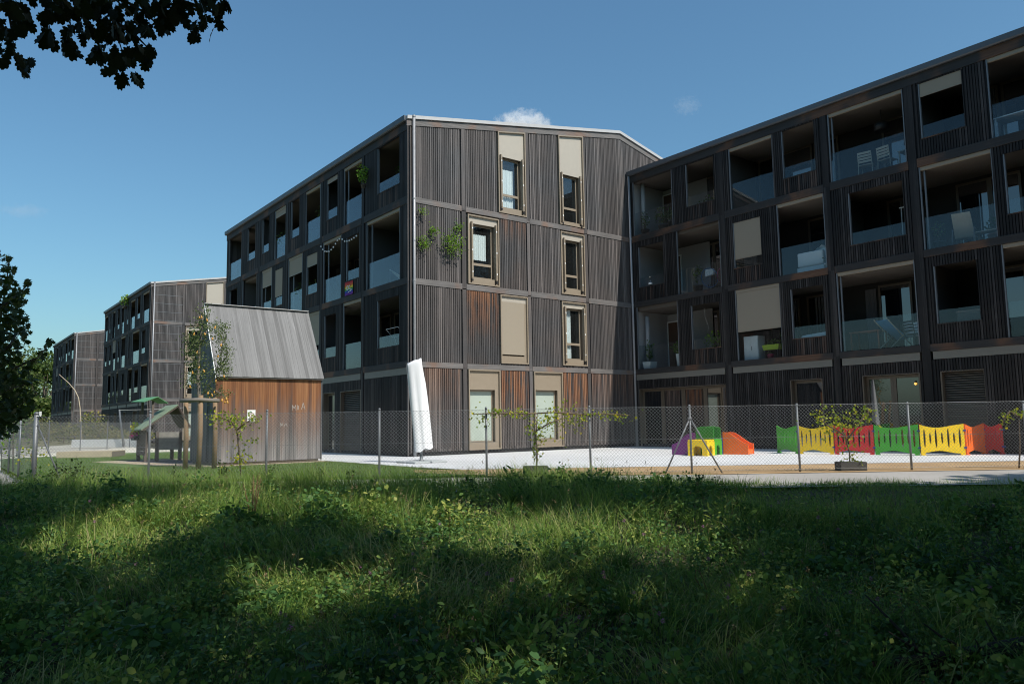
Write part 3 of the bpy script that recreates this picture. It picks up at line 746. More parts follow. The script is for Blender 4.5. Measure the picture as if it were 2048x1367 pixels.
wins3 = [(3.75,5.05,8.74,11.815,12.035,(3.93,4.86,8.98,10.30,None),'curtain_half'),
         (2.36,3.74,5.95,8.46,8.46,(2.58,3.56,6.20,8.16,6.72),'plain'),
         (2.36,3.74,3.18,5.69,5.69,(2.58,3.56,3.46,5.44,3.95),'curtain_half'),
         (2.33,3.71,0.13,2.93,2.93,(2.42,3.50,0.38,2.22,None),'frosted')]
gable(h3, LW, wins3, seed=5, battens=((0.10,2.10),), world_x=0.06, beyond=14.4)
shell(h3, 0.0, 17.65); downpipe(h3, 0.14, -0.13, 11.50)
h4 = thing('apartment_building', 'farthest visible timber apartment block beside the green trees', 'building', (0.23, 72.78, 0))
long_side(h4, 0.02, 16.8, {k: [o for o in v if o[2] < 16.6] for k, v in far_spec.items()}, far_posts, 72.78, seed=37, simple=True)
gable(h4, LW, [], seed=9, battens=((0.10,2.10),(2.35,5.0),(5.3,7.9),(8.3,10.5)), world_x=0.23, beyond=14.4)
shell(h4, 0.0, 16.8); downpipe(h4, 0.14, -0.13, 11.50)
h5 = thing('apartment_building', 'recessed timber wing between the second and the farthest block', 'building', (LW, 54.6, 0))
wing_far = {k: [(o[0], o[1]+.5, o[2]+.5) for o in v if o[2] < 16.6] for k, v in far_spec.items()}
long_side(h5, 0.02, 18.0, wing_far, [(3.6,3.8),(8.0,8.2),(11.3,11.5),(14.4,14.6)], 54.6, seed=41, simple=True)
shell(h5, 0.0, 18.0)
# ------------------------------------------------------------------ leaf and blade clouds
def rot_frames(n, rng, flat=0.0):
    """n random orthonormal frames (a, b, c); flat pulls the leaf normal towards up"""
    c = rng.normal(size=(n,3)); c[:,2] += flat*2.0; c /= np.linalg.norm(c, axis=1)[:,None]
    h = rng.normal(size=(n,3)); a = np.cross(c, h); a /= np.linalg.norm(a, axis=1)[:,None]+1e-9
    return a, np.cross(c, a), c
OVAL = np.array([(0,0),(.28,.25),(.36,.55),(.22,.85),(0,1),(-.22,.85),(-.36,.55),(-.28,.25)])*np.array([.9,1])
DIAM = np.array([(0,0),(.30,.45),(0,1),(-.30,.45)])
OAK = np.array([(0,0),(.06,.12),(.16,.16),(.14,.26),(.30,.30),(.34,.40),(.20,.44),(.36,.52),(.40,.64),(.24,.66),(.30,.78),(.24,.90),(.10,.88),(0,1),
                (-.10,.88),(-.24,.90),(-.30,.78),(-.24,.66),(-.40,.64),(-.36,.52),(-.20,.44),(-.34,.40),(-.30,.30),(-.14,.26),(-.16,.16),(-.06,.12)])
LOBE = np.array([(0,0),(.30,.10),(.55,.35),(.30,.42),(.42,.78),(.16,.70),(0,1.05),(-.16,.70),(-.42,.78),(-.30,.42),(-.55,.35),(-.30,.10)])
def leaf_cloud(cen, size, shape, rng, flat=0.3, tint=None, fold=0.15, droop=None):
    n = len(cen); k = len(shape); a, b, c = rot_frames(n, rng, flat)
    if droop is not None:
        b = b*(1-droop) + np.array([0,0,-1.0])*droop; b /= np.linalg.norm(b, axis=1)[:,None]
        a = np.cross(b, c); a /= np.linalg.norm(a, axis=1)[:,None]+1e-9
    size = np.broadcast_to(np.asarray(size, float), (n,))
    V = cen[:,None,:] + size[:,None,None]*(shape[None,:,0:1]*a[:,None,:] + shape[None,:,1:2]*b[:,None,:] + fold*np.abs(shape[None,:,0:1])*c[:,None,:])
    F = np.arange(n*k).reshape(n, k)
    if tint is None: tint = rng.random(n)
    return V.reshape(-1,3), F.ravel(), np.full(n, k), np.repeat(tint, k)
def blob(n, c, r, rng, shell=0.45):
    d = rng.normal(size=(n,3)); d /= np.linalg.norm(d, axis=1)[:,None]
    rad = (shell + (1-shell)*rng.random(n)**0.6)[:,None]
    return np.asarray(c) + d*rad*np.asarray(r)
def foliage(name, cen, size, shape, m, parent, rng, **k):
    V, F, C, T = leaf_cloud(cen, size, shape, rng, **k)
    return obj(name, npmesh(name, V, F, C, T), m, parent)

M['leaf_oak'] = leaf_mat('oak_leaves', [(0,(.010,.017,.005)),(.6,(.02,.032,.008)),(1,(.035,.05,.012))], 0.05)
M['leaf_maple'] = leaf_mat('maple_leaves', [(0,(.014,.026,.010)),(.6,(.028,.048,.014)),(1,(.05,.075,.02))], 0.15)
M['leaf_wood'] = leaf_mat('far_wood_leaves', [(0,(.035,.06,.014)),(.5,(.07,.11,.025)),(.85,(.11,.15,.04)),(1,(.16,.18,.06))], 0.25)
M['leaf_vine'] = leaf_mat('vine_leaves', [(0,(.10,.17,.015)),(.5,(.22,.30,.025)),(.85,(.40,.40,.03)),(1,(.50,.42,.03))], 0.4)
M['leaf_green'] = leaf_mat('bright_leaves', [(0,(.06,.14,.015)),(.6,(.14,.28,.03)),(1,(.25,.36,.04))], 0.4)
M['leaf_pear'] = leaf_mat('pear_leaves', [(0,(.05,.075,.03)),(.6,(.10,.14,.055)),(1,(.18,.20,.09))], 0.3)
M['leaf_pot'] = leaf_mat('balcony_leaves', [(0,(.03,.06,.012)),(.6,(.07,.13,.025)),(1,(.14,.20,.05))], 0.3)
M['leaf_shrub'] = leaf_mat('shrub_leaves', [(0,(.06,.085,.02)),(.5,(.14,.16,.04)),(.8,(.24,.21,.06)),(1,(.32,.25,.09))], 0.3)
M['bark_brown'] = plain('bark_brown', (.09,.07,.05), 0.9, var=0.35, scale=14, bump=0.5)
M['stem'] = plain('vine_stem', (.14,.10,.065), 0.85, var=0.3, scale=20)
M['stake'] = plain('debarked_stake', (.25,.165,.095), 0.8, var=0.45, scale=7, bump=0.3)
M['rail_wood'] = plain('weathered_round_rail', (.19,.165,.14), 0.8, var=0.3, scale=9, bump=0.3)
M['pear'] = plain('pear_skin', (.50,.26,.05), 0.45, var=0.35, scale=9)
M['planter'] = plain('planter_grey', (.07,.066,.062), 0.9, var=0.35, scale=8)

# ------------------------------------------------------------------ shed
shed = thing('garden_shed', 'small steep-roofed timber shed with orange-brown boards fading to grey', 'shed', (-4.63, 1.2, 0))
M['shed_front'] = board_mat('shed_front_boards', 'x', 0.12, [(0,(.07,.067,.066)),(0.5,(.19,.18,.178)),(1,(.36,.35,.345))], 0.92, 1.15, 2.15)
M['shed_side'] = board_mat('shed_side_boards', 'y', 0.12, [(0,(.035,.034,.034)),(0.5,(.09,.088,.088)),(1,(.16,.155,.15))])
M['shed_roof'] = board_mat('shed_roof_boards', 'x', 0.1235, [(0,(.065,.063,.062)),(0.4,(.12,.118,.117)),(0.75,(.18,.177,.176)),(1,(.34,.332,.33))])
SX0, SX1, SD = -1.56, 1.56, 1.18          # local half sizes
rs = random.Random(4)
n = 26; bw = (SX1-SX0)/n
bm_ = MB().box(-bw/2+0.002, bw/2-0.002, -0.011, 0.011, 0, 1).mesh('board'); bm_.materials.append(M['shed_front'])
for i in range(n):
    o = obj('board', bm_, None, shed); o.location = (SX0+bw*(i+.5), -SD+rs.uniform(-.0035,.0035), 0.07); o.scale = (1, 1, 2.53)
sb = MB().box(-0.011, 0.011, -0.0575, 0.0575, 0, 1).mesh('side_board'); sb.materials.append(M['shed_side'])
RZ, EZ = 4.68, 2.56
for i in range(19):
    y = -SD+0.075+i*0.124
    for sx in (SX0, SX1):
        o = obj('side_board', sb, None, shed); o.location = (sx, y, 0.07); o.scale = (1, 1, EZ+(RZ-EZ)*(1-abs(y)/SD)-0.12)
obj('inner_shell', MB().box(SX0+.013, SX1-.013, -SD+.014, SD-.02, 0.10, 2.5), M['backing'], shed)
ly = -SD-0.10
ridge = RZ; sl_len = math.hypot(SD+0.10, RZ-2.47); ang = math.atan2(RZ-2.47, SD+0.10)
rb = MB().box(-.0608, .0608, 0, sl_len, -.012, .012).mesh('roof_board'); rb.materials.append(M['shed_roof'])
for side in (-1, 1):
    for i in range(26):
        o = obj('roof_board', rb, None, shed); x = SX0-0.03+0.0617+i*0.1235
        o.location = (x, side*(-ly) if side > 0 else ly, 2.47+rs.uniform(-.003,.003))
        o.rotation_euler = (ang, 0, 0) if side < 0 else (ang, 0, math.pi)
obj('ridge_cap', MB().box(SX0-.04, SX1+.04, -0.09, 0.09, RZ+0.012, RZ+0.030), M['zinc_light'], shed)
obj('verge_trim', MB().hexa([(SX0-.045,ly,2.43),(SX0-.028,ly,2.43),(SX0-.028,0,RZ-.04),(SX0-.045,0,RZ-.04),(SX0-.045,ly,2.50),(SX0-.028,ly,2.50),(SX0-.028,0,RZ+.03),(SX0-.045,0,RZ+.03)]), M['white_paint'], shed)
obj('eaves_board', MB().box(SX0-.02, SX1+.02, -SD-.09, -SD-.014, 2.44, 2.485), M['beam_x'], shed)
obj('corner_post', MB().box(SX1+.012, SX1+.05, -SD-.012, -SD+.05, 0.05, 2.44), M['shed_side'], shed)
obj('base_rail', MB().box(SX0+.05, SX1-.05, -SD+.02, SD-.1, 0.0, 0.08), M['tan_dark'], shed)
obj('door', MB().box(SX0-.028, SX0-.014, -.55, .40, 0.12, 2.10), M['shed_side'], shed)
# chalk scribble and the paper notice
ck = MB()
def stroke(mb, pts, w, y):
    for (x0,z0),(x1,z1) in zip(pts[:-1], pts[1:]):
        d = math.hypot(x1-x0, z1-z0) or 1; px, pz = -(z1-z0)/d*w, (x1-x0)/d*w
        mb.hexa([(x0-px,y,z0-pz),(x1-px,y,z1-pz),(x1-px,y+.002,z1-pz),(x0-px,y+.002,z0-pz),(x0+px,y,z0+pz),(x1+px,y,z1+pz),(x1+px,y+.002,z1+pz),(x0+px,y+.002,z0+pz)])
yy = -SD-0.0185
for pts in ([(.66,1.52),(.67,1.68),(.72,1.58),(.77,1.68),(.78,1.52)], [(.82,1.54),(.82,1.68)], [(.86,1.66),(.86,1.54)], [(.95,1.55),(1.0,1.75),(1.06,1.55)], [(.97,1.61),(1.04,1.61)],
            [(.30,1.05),(.31,1.16),(.36,1.06),(.37,1.16)], [(.42,1.06),(.47,1.15),(.52,1.06)]): stroke(ck, pts, 0.006, yy)
M['chalk'] = plain('chalk', (.42,.40,.38), 0.95); obj('chalk_mark', ck, M['chalk'], shed)
nx, nz = at_depth(499.5, 829.5, 21.6)[0]+4.63, 1.37
px_ = (499.5-432)/(640-432)*(3.11)+SX0
notice = thing('paper_notice', 'white paper notice with a round drawing pinned to the shed boards', 'notice', (px_-4.63, 1.2-SD-0.02, nz))
obj('sheet', MB().box(-.118, .118, -.004, 0, -.17, .17), M['white_paint'], notice)
ringm = MB(); k = 28
for i in range(k):
    a, b = 2*math.pi*i/k, 2*math.pi*(i+1)/k; R0, R1 = .060+.004*math.sin(i*2), .076+.003*math.cos(i*3)
    c = lambda r, t: (.012+r*math.cos(t), .012+r*math.sin(t))
    p = [c(R0,a), c(R1,a), c(R1,b), c(R0,b)]
    ringm.hexa([(q[0],-.006,q[1]) for q in p]+[(q[0],-.0042,q[1]) for q in p])
stroke(ringm, [(-.03,.0),(.02,.04),(.05,.02)], .006, -.006); stroke(ringm, [(-.02,-.03),(.03,-.03)], .006, -.006)
stroke(ringm, [(0,.05),(.02,.02),(-.01,.0)], .005, -.006)
M['ink_brown'] = plain('ink_brown', (.28,.13,.10), 0.8); M['ink_green'] = plain('ink_green', (.05,.16,.07), 0.8); M['ink_dark'] = plain('ink_dark', (.03,.03,.03), 0.8)
obj('drawing', ringm, M['ink_brown'], notice)
g_ = MB()
for a, b in (((-.07,.06),(-.05,.10)), ((-.06,.10),(-.02,.12)), ((-.04,.09),(-.01,.13)), ((-.08,.02),(-.07,.07)), ((0,.09),(.01,.12))): stroke(g_, [a, b], .011, -.006)
obj('leaf_drawing', g_, M['ink_green'], notice)
d_ = MB(); stroke(d_, [(-.09,-.08),(-.05,-.10)], .016, -.006); stroke(d_, [(-.07,-.09),(-.04,-.12)], .01, -.006)
stroke(d_, [(0,-.12),(.02,-.12)], .004, -.006); obj('small_mark', d_, M['ink_dark'], notice)

# ------------------------------------------------------------------ chain-link fences
def chainlink(L, H, z0=0.06, p=0.070, w=0.0023):
    """woven wire in local x-z: two families of slanted wires with a slight kink at each crossing"""
    segs = []
    for sgn in (1, -1):
        u = -H if sgn > 0 else 0.0
        end = L if sgn > 0 else L+H
        while u < end:
            a = (u, z0); b = (u+sgn*H, z0+H)
            x0, x1 = sorted((a[0], b[0])); lo, hi = max(0, x0), min(L, x1)
            if hi-lo > 0.02:
                f = lambda x: z0 + (x-a[0])*sgn
                segs.append(((lo, f(lo)), (hi, f(hi)), sgn))
            u += p
    A = np.array([[s[0][0], 0.002*s[2], s[0][1]] for s in segs]); B = np.array([[s[1][0], 0.002*s[2], s[1][1]] for s in segs])
    d = B-A; d /= np.linalg.norm(d, axis=1)[:,None]; s1 = np.cross(d, [0,1.0,0]); s2 = np.tile([0,1.0,0], (len(d),1))
    V = []
    for k in range(3):
        t = 2*math.pi*k/3; o = w*(math.cos(t)*s1 + math.sin(t)*s2); V += [A+o, B+o]
    n = len(A); V = np.stack(V, 1).reshape(-1,3); base = np.arange(n)[:,None]*6
    F = np.concatenate([base+np.array([[0,1,3,2]]), base+np.array([[2,3,5,4]]), base+np.array([[4,5,1,0]])], 0)
    return npmesh('wire_mesh', V, F.ravel(), np.full(len(F), 4))
def fence(name, label, P0, P1, top0, top1, posts, braces=(), thick=(), H=1.28, pitch=0.07, w=0.0023, pr=0.022):
    P0, P1 = np.array(P0), np.array(P1); L = float(np.linalg.norm(P1-P0)); rz = math.atan2(P1[1]-P0[1], P1[0]-P0[0])
    root = thing(name, label, 'fence', (P0[0], P0[1], 0), rz)
    tag(obj('wire_mesh', chainlink(L, H, 0.05, pitch, w), M['wire'], root), kind='stuff')
    wr = MB()
    for z in (0.05, 0.05+H*0.5, 0.05+H): wr.tube([(0,0.005,z),(L,0.005,z)], w*1.1, 5)
    obj('tension_wire', wr, M['wire'], root)
    for i, u in enumerate(posts):
        r = 0.044 if i in thick else pr; zt = top0+(top1-top0)*u/L
        po = obj('fence_post', MB().tube([(u,0.03,-0.25),(u,0.03,zt)], r, 12), M['galv'], root, smooth_=True)
        obj('cap', MB().lathe([(r*1.12,0),(r*1.12,0.03),(r*.7,0.05)], (u,0.03,zt-0.02), 12), M['galv'], po, smooth_=True)
    for (u, zt, ub) in braces:
        br = obj('brace', MB().tube([(u,0.03,zt),(ub,0.03,-0.1)], 0.016, 10), M['galv'], root, smooth_=True)
        obj('clamp', MB().tube([(u-0.035,0.03,zt-0.02),(u+0.035,0.03,zt-0.02)], 0.035, 8), M['galv'], br)
    return root
FS = 15.5
F0, F1 = sl(FS, -9.63), sl(FS, 15.0)
lat = [-9.63,-7.33,-4.97,-2.70,-0.547,1.538,3.5625,5.728,7.965,10.30,12.6,14.9]
ff = fence('chain_link_fence', 'long galvanised chain-link fence across the meadow edge', F0, F1, 1.40, 1.29, [q+9.63 for q in lat],
      braces=[(3.5625+9.63, 1.10, 2.98+9.63), (3.5625+9.63, 1.10, 4.22+9.63), (9.66-9.63, 1.17, 0.62)], thick=(0,))
obj('white_clip', MB().box(0.08,0.10,-.02,.03,1.36,1.44).box(0.0,0.10,-.01,.02,1.34,1.36), M['white_paint'], ff)
fence('chain_link_fence', 'side chain-link fence running back from the corner post', F0, (-10.8, 13.3), 1.40, 1.36, [2.6,5.2,7.8,10.4,13.0,15.6], pitch=.11, w=0.0015, pr=.022)
fence('chain_link_fence', 'far chain-link fence behind the lawn and sandbox', (-10.75, 13.35), (-1.8, 27.7), 1.42, 1.42, [0.1,2.4,4.95,8.0,11.05,14.0,16.7], H=1.33, w=0.004)

# ------------------------------------------------------------------ toddler play equipment
def gloss(name, c): return plain(name, c, 0.45, var=0.16, scale=9, spec=0.4)
M['p_yellow'] = gloss('plastic_yellow', (.86,.58,.012)); M['p_green'] = gloss('plastic_green', (.055,.38,.025)); M['p_red'] = gloss('plastic_red', (.62,.022,.022))
M['p_orange'] = gloss('plastic_orange', (.88,.15,.02)); M['p_purple'] = gloss('plastic_purple', (.17,.018,.17)); M['p_blue'] = gloss('plastic_blue', (.02,.04,.25)); M['p_dkgreen'] = gloss('plastic_dark_green', (.02,.19,.012))
ps = thing('play_cube_set', 'toddler play set of yellow and green arch cubes with orange and purple slides', 'play set', (5.45, -7.73, 0.0), math.atan2(-.955, .298)); ps.scale = (1.07, 1.07, 1.04)
def arch_panel(w, h, t, aw, ah):
    us = sorted(set(np.round(np.concatenate([np.linspace(-w/2, w/2, 9), np.linspace(-aw/2, aw/2, 17)]), 5)))
    def iv(a, b, e):
        m_ = (a+b)/2; u = a if e == 0 else b
        if abs(m_) < aw/2:
            q = min(1, abs(u)/(aw/2)); return [(ah*(0.55+0.45*math.sqrt(max(0, 1-q*q))) if q < 1 else 0.0, h)]
        return [(0, h)]
    return MB().cols(us, iv, -t/2, t/2)
def cube(root, x0, y0, s, h, m, name='cube'):
    c = obj(name+'_top', MB().box(x0-s+.002, x0-.002, y0+.002, y0+s-.002, h-.05, h), m, root); bevel(c, 0.015, 2)
    for (cx, cy, rz) in ((x0-s/2, y0+.02, 0), (x0-s/2, y0+s-.02, 0), (x0-.02, y0+s/2, math.pi/2), (x0-s+.02, y0+s/2, math.pi/2)):
        p = obj('arch_panel', arch_panel(s if rz == 0 else s-.08, h-.052, .04, s*.52, h*.66), m, root, (cx, cy, 0)); p.rotation_euler = (0,0,rz)
        rim = MB(); aw, ah = s*.52, h*.66; pts = [(-aw/2,0,0.0)]+[(aw/2*math.cos(math.pi-t), 0, ah*(0.55+0.45*math.sin(t))) for t in np.linspace(0, math.pi, 13)]+[(aw/2,0,0.0)]
        obj('arch_rim', rim.tube(pts, 0.022, 6), m, p)
cube(ps, 0.0, 0.0, 0.56, 0.45, M['p_yellow'], 'yellow'); cube(ps, 0.0, 0.56, 0.58, 0.45, M['p_green'], 'green'); cube(ps, 0.0, 1.15, 0.56, 0.45, M['p_blue'], 'blue')
def round_top_panel(w, h, t):
    us = np.linspace(-w/2, w/2, 15)
    return MB().cols(us, lambda a, b, e: [(0, h*(0.86+0.14*math.cos((a if e == 0 else b)/(w/2)*1.5)))], -t/2, t/2)
for y in (0.585, 1.115):
    p = obj('guard_panel', round_top_panel(.52, .37, .045), M['p_dkgreen'], ps, (-.28, y, .452))
    bevel(p, .01, 1)
def slide(root, m, xa, xb, y0, w, step_m):
    """two swept side walls between xa (high) and xb (low) with steps between them"""
    L_ = xb-xa; us = np.linspace(0, 1, 17)
    prof = lambda u: 0.30 + 0.34*(0.5+0.5*math.cos(math.pi*min(1, max(0, (u-0.08)/0.95))))
    for yy_ in (y0, y0+w-.05):
        mb = MB()
        for a, b in zip(us[:-1], us[1:]):
            x0, x1 = xa+L_*a, xa+L_*b
            if x0 > x1: x0, x1, a_, b_ = x1, x0, b, a
            else: a_, b_ = a, b
            mb.hexa([(x0,yy_,0),(x1,yy_,0),(x1,yy_+.05,0),(x0,yy_+.05,0),(x0,yy_,prof(a_)),(x1,yy_,prof(b_)),(x1,yy_+.05,prof(b_)),(x0,yy_+.05,prof(a_))])
        obj('side_wall', mb, m, root)
    for f0, f1, h in ((0.02, .36, .42), (.36, .70, .27), (.70, .99, .14)):
        x0, x1 = sorted((xa+L_*f0, xa+L_*f1)); bevel(obj('step', MB().box(x0, x1-.001, y0+.052, y0+w-.052, 0.002, h), step_m, root), .012, 2)
slide(ps, M['p_orange'], 0.01, 0.72, 1.2, .53, M['p_orange']); slide(ps, M['p_purple'], -0.57, -1.27, 0.56, .53, M['p_purple'])

def toy_panel(m, W_, seed):
    H_ = 0.86; sl_ = [(-.40,.50,.050),(-.27,.30,.044),(-.14,.52,.050),(0,.32,.044),(.14,.52,.050),(.27,.30,.044),(.40,.50,.050)]
    us = sorted(set(np.round(np.concatenate([np.linspace(-.5,.5,41)]+[c+hw*np.cos(np.linspace(0,math.pi,9)) for c,_,hw in [(a,b,d*.55) for a,b,d in sl_]]), 5)))
    top = lambda u: H_*(0.87+0.10*(2*abs(u))**1.7) + 0.02*math.sin(u*6)
    bot = lambda u: 0.085 + 0.035*math.cos(u*7+.6) if abs(u) < .40 else 0.0
    def iv(a, b, e):
        u = a if e == 0 else b; mid = (a+b)/2
        bt = 0.085 + 0.035*math.cos(u*7+.6) if abs(mid) < .40 else 0.0
        for c, ln, hw in sl_:
            hw *= .55
            if abs(mid-c) < hw:
                q = min(1, abs(u-c)/hw); hh = ln*.5*math.sqrt(max(0, 1-q*q)); return [(bt, .46-hh), (.46+hh, top(u))]
        return [(bt, top(u))]
    mb = MB().cols(us, iv, -.024, .024); mb.v = [(v[0]*W_, v[1], v[2]) for v in mb.v]; return mb
tf_pts = [(8.44,-8.07),(8.05,-9.04),(8.28,-10.04),(8.56,-11.08),(8.88,-12.17),(9.60,-13.03),(10.62,-13.12),(10.60,-13.60)]
cols_t = ['p_green','p_yellow','p_red','p_green','p_yellow','p_orange','p_red']
lab_t = ['green toy fence panel at the left end of the row', 'yellow toy fence panel beside the leftmost green one', 'red toy fence panel behind the young shrub', 'green toy fence panel between red and yellow ones', 'yellow toy fence panel next to the orange one', 'orange toy fence panel turned sideways at the right', 'dark red toy fence panel set back behind the orange one']
for i in range(7):
    a, b = np.array(tf_pts[i]), np.array(tf_pts[i+1]); W_ = float(np.linalg.norm(b-a))-.03; c = (a+b)/2
    t = thing('toy_fence_panel', lab_t[i], 'toy fence', (c[0], c[1], 0), math.atan2(b[1]-a[1], b[0]-a[0]), 'colourful toy fence panels')
    bevel(obj('panel', toy_panel(M[cols_t[i]], W_, i), M[cols_t[i]], t), .006, 1)
    for sx in (-.44, .44): obj('foot', MB().box(sx*W_-.05, sx*W_+.05, -.05, .05, 0, .03), M[cols_t[i]], t)
    for z in (.20, .66):
        obj('hinge', MB().box(W_/2-.03, W_/2+.045, -.034, .034, z-.022, z+.022), M['p_blue'], t)

# ------------------------------------------------------------------ wrapped parasol
par = thing('closed_parasol', 'closed parasol in a white protective cover beside the building corner', 'parasol', (-1.66, -3.56, 0.0))
def wrap():
    mb = MB(); n, k = 26, 30
    for i in range(n+1):
        f = i/n; z = 0.34 + 2.48*f
        cx, cy = (-.25*f+.06)*RH[0], (-.25*f+.06)*RH[1]
        rw = .215 - .035*f + .02*math.sin(f*2.6)
        rd = .17*(1-f)**.6 + .018
        for j in range(k):
            t = 2*math.pi*j/k
            g_ = min(1, 3*(1-f)+.25); fold = 1 + g_*(.15*math.sin(2*t+.9*f+.6) + .10*math.sin(5*t-1.2*f+1) + .035*math.sin(9*t+2*f))
            a, b = rw*math.cos(t)*fold, rd*math.sin(t)*fold
            tz = z + (.07*math.cos(t)+.02*math.sin(3*t))*(f > .93)*(f-.93)/.07 + ((.05*math.cos(t)+.03*math.sin(4*t)) if i == 0 else 0)
            mb.v.append((cx+a*RH[0]+b*FH[0], cy+a*RH[1]+b*FH[1], tz))
    for i in range(n):
        for j in range(k): mb.f.append((i*k+j, i*k+(j+1)%k, (i+1)*k+(j+1)%k, (i+1)*k+j))
    mb.f.append(tuple(range(n*k, n*k+k))); return mb
M['cover'] = plain('white_cover', (.74,.74,.75), 0.7, var=0.05, scale=4, bump=.15)
obj('cover', wrap(), M['cover'], par, smooth_=True)
zp = obj('zip', MB().tube([(-.22*RH[0]-.10*FH[0]+(-.25*f+.06)*RH[0], -.22*RH[1]-.10*FH[1]+(-.25*f+.06)*RH[1], .36+2.4*f) for f in np.linspace(0,1,9)], .006, 5), M['galv'], par)
obj('pole', MB().tube([(0,0,0.05),(0,0,.9)], .033, 14), M['galv'], par, smooth_=True)
obj('sleeve', MB().lathe([(.075,0.05),(.075,.07),(.048,.09),(.05,.17),(.042,.21)], (0,0,0), 16), M['galv'], par, smooth_=True)
obj('strap', MB().tube([(.06,.0,.42),(.10,-.03,.30),(.06,-.04,.22)], .012, 6), M['black'], par)
M['slab'] = plain('base_slab', (.40,.42,.42), 0.85, var=0.12, scale=8)
for dx, dy in ((-.27,-.27),(.27,-.27),(-.27,.27),(.27,.27)):
    o = obj('base_slab', MB().box(dx-.245, dx+.245, dy-.245, dy+.245, 0.002, .052), M['slab'], par); bevel(o, .008, 1)

# ------------------------------------------------------------------ playhouse, sandbox, wall, poles, chairs on the left
ph = thing('playhouse', 'small wooden playhouse on legs with green roof and raised lookout', 'playhouse', (-6.38, 5.35, 0))
M['ph_wood'] = plain('playhouse_wood', (.12,.095,.08), 0.8, var=0.35, scale=10); M['ph_green'] = plain('playhouse_green', (.10,.26,.12), 0.55, var=0.3, scale=5)
M['ph_roof'] = plain('playhouse_roof', (.20,.26,.17), 0.7, var=0.3, scale=6); M['ph_paint'] = plain('painted_board', (.24,.23,.20), 0.7, var=0.5, scale=9)
for x, y in ((-.55,.45),(-.50,-.35),(-.25,-.75),(.45,-.75),(.5,.45)): obj('leg', MB().box(x-.05,x+.05,y-.05,y+.05,0,.95), M['ph_wood'], ph)
for i in range(6):
    obj('wall_plank', MB().box(-.60,-.57,-.78,.5,.20+i*.135,.325+i*.135), M['ph_wood'], ph)
    if i < 5: obj('front_plank', MB().box(-.22,.50,-.80,-.775,.36+i*.115,.47+i*.115), M['ph_paint'], ph)
rf = MB().hexa([(-.78,-.95,1.00),(.30,-.95,1.78),(.30,.62,1.78),(-.78,.62,1.00),(-.78,-.95,1.04),(.30,-.95,1.82),(.30,.62,1.82),(-.78,.62,1.04)])
obj('roof_slope', rf, M['ph_roof'], ph)
obj('roof_slope', MB().hexa([(.301,-.95,1.78),(.72,-.95,1.05),(.72,.62,1.05),(.301,.62,1.78),(.301,-.95,1.82),(.74,-.95,1.09),(.74,.62,1.09),(.301,.62,1.82)]), M['ph_wood'], ph)
obj('gable_beam', MB().tube([(-.7,-.9,1.0),(.3,-.9,1.74),(.7,-.9,1.05)], .035, 6), M['ph_wood'], ph)
for x, y in ((-.50,.30),(-.30,-.25)): obj('lookout_post', MB().box(x-.035,x+.035,y-.035,y+.035,1.02,1.95), M['ph_wood'], ph)
obj('lookout_roof', MB().hexa([(-.80,.55,1.93),(-.35,.55,2.07),(-.20,-.45,2.07),(-.62,-.45,1.90),(-.80,.55,1.95),(-.35,.55,2.09),(-.20,-.45,2.09),(-.62,-.45,1.92)]), M['ph_green'], ph)
obj('lookout_roof', MB().hexa([(-.35,.55,2.071),(.05,.55,1.88),(.12,-.45,1.86),(-.20,-.45,2.071),(-.35,.55,2.09),(.05,.55,1.90),(.12,-.45,1.88),(-.20,-.45,2.09)]), M['ph_green'], ph)
fb = thing('flower_box', 'flower box of pink blooms hung on the playhouse side', 'flower box', (-7.07, 5.55, .80))
M['pot_dark'] = plain('pot_dark', (.05,.05,.05), 0.6); M['bloom'] = plain('pink_bloom', (.42,.03,.16), 0.7, var=0.4, scale=20)
obj('box', MB().box(-.10,.05,-.25,.25,-.12,.02), M['pot_dark'], fb)
rg_ = np.random.default_rng(3)
foliage('blooms', blob(60, (-.04,0,.04), (.13,.24,.12), rg_), .07, OVAL, M['bloom'], fb, rg_)
foliage('leaves', blob(120, (-.02,0,.26), (.14,.22,.22), rg_), .08, OVAL, M['leaf_vine'], fb, rg_)
sbx = thing('sandbox', 'low square timber sandbox with pale lid on the lawn', 'sandbox', (-7.4, 11.5, 0), math.radians(-33))
M['pale_wood'] = plain('pale_wood', (.46,.38,.27), 0.75, var=0.2, scale=6)
for i in range(8): obj('lid_plank', MB().box(-1.0,1.0,-.62+i*.156,-.62+i*.156+.148,.20,.225), M['pale_wood'], sbx)
for s in (-1,1): obj('side_board', MB().box(-1.0,1.0,s*.61-.02,s*.61+.02,0,.198), M['pale_wood'], sbx); obj('end_board', MB().box(s*.98-.02,s*.98+.02,-.588,.588,0,.198), M['rail_wood'], sbx)
_a, _b = at_depth(147, 889, 46), at_depth(300, 893, 44)
lw = thing('low_wall', 'long low white concrete wall at the edge of the gravel', 'wall', (_a[0], _a[1], 0), math.atan2(_b[1]-_a[1], _b[0]-_a[0]))
for i in range(3): bevel(obj('wall_block', MB().box(i*1.7, i*1.7+1.688, -.15, .15, -.02, .44), M['white_paint'], lw), .012, 1)
pl = thing('net_pole', 'leaning grey steel pole with a pale rope tied to its top', 'pole', (-3.31, 27.1, 0))
obj('pole', MB().tube([(0,0,-.1),(-.30,-.05,2.15)], .045, 10), M['galv'], pl, smooth_=True); obj('stay', MB().tube([(.10,.0,-.1),(-.20,-.02,1.5)], .018, 8), M['galv'], pl)
obj('rope', MB().tube([(-.30,-.05,2.12),(.8,-3.6,2.08),(1.95,-7.2,2.12)], .010, 5), M['wire_white'], pl)
cn = thing('bent_cane', 'tall thin bamboo cane bent over at the top', 'cane', tuple(at_depth(164, 882, 46)[:2])+(0,))
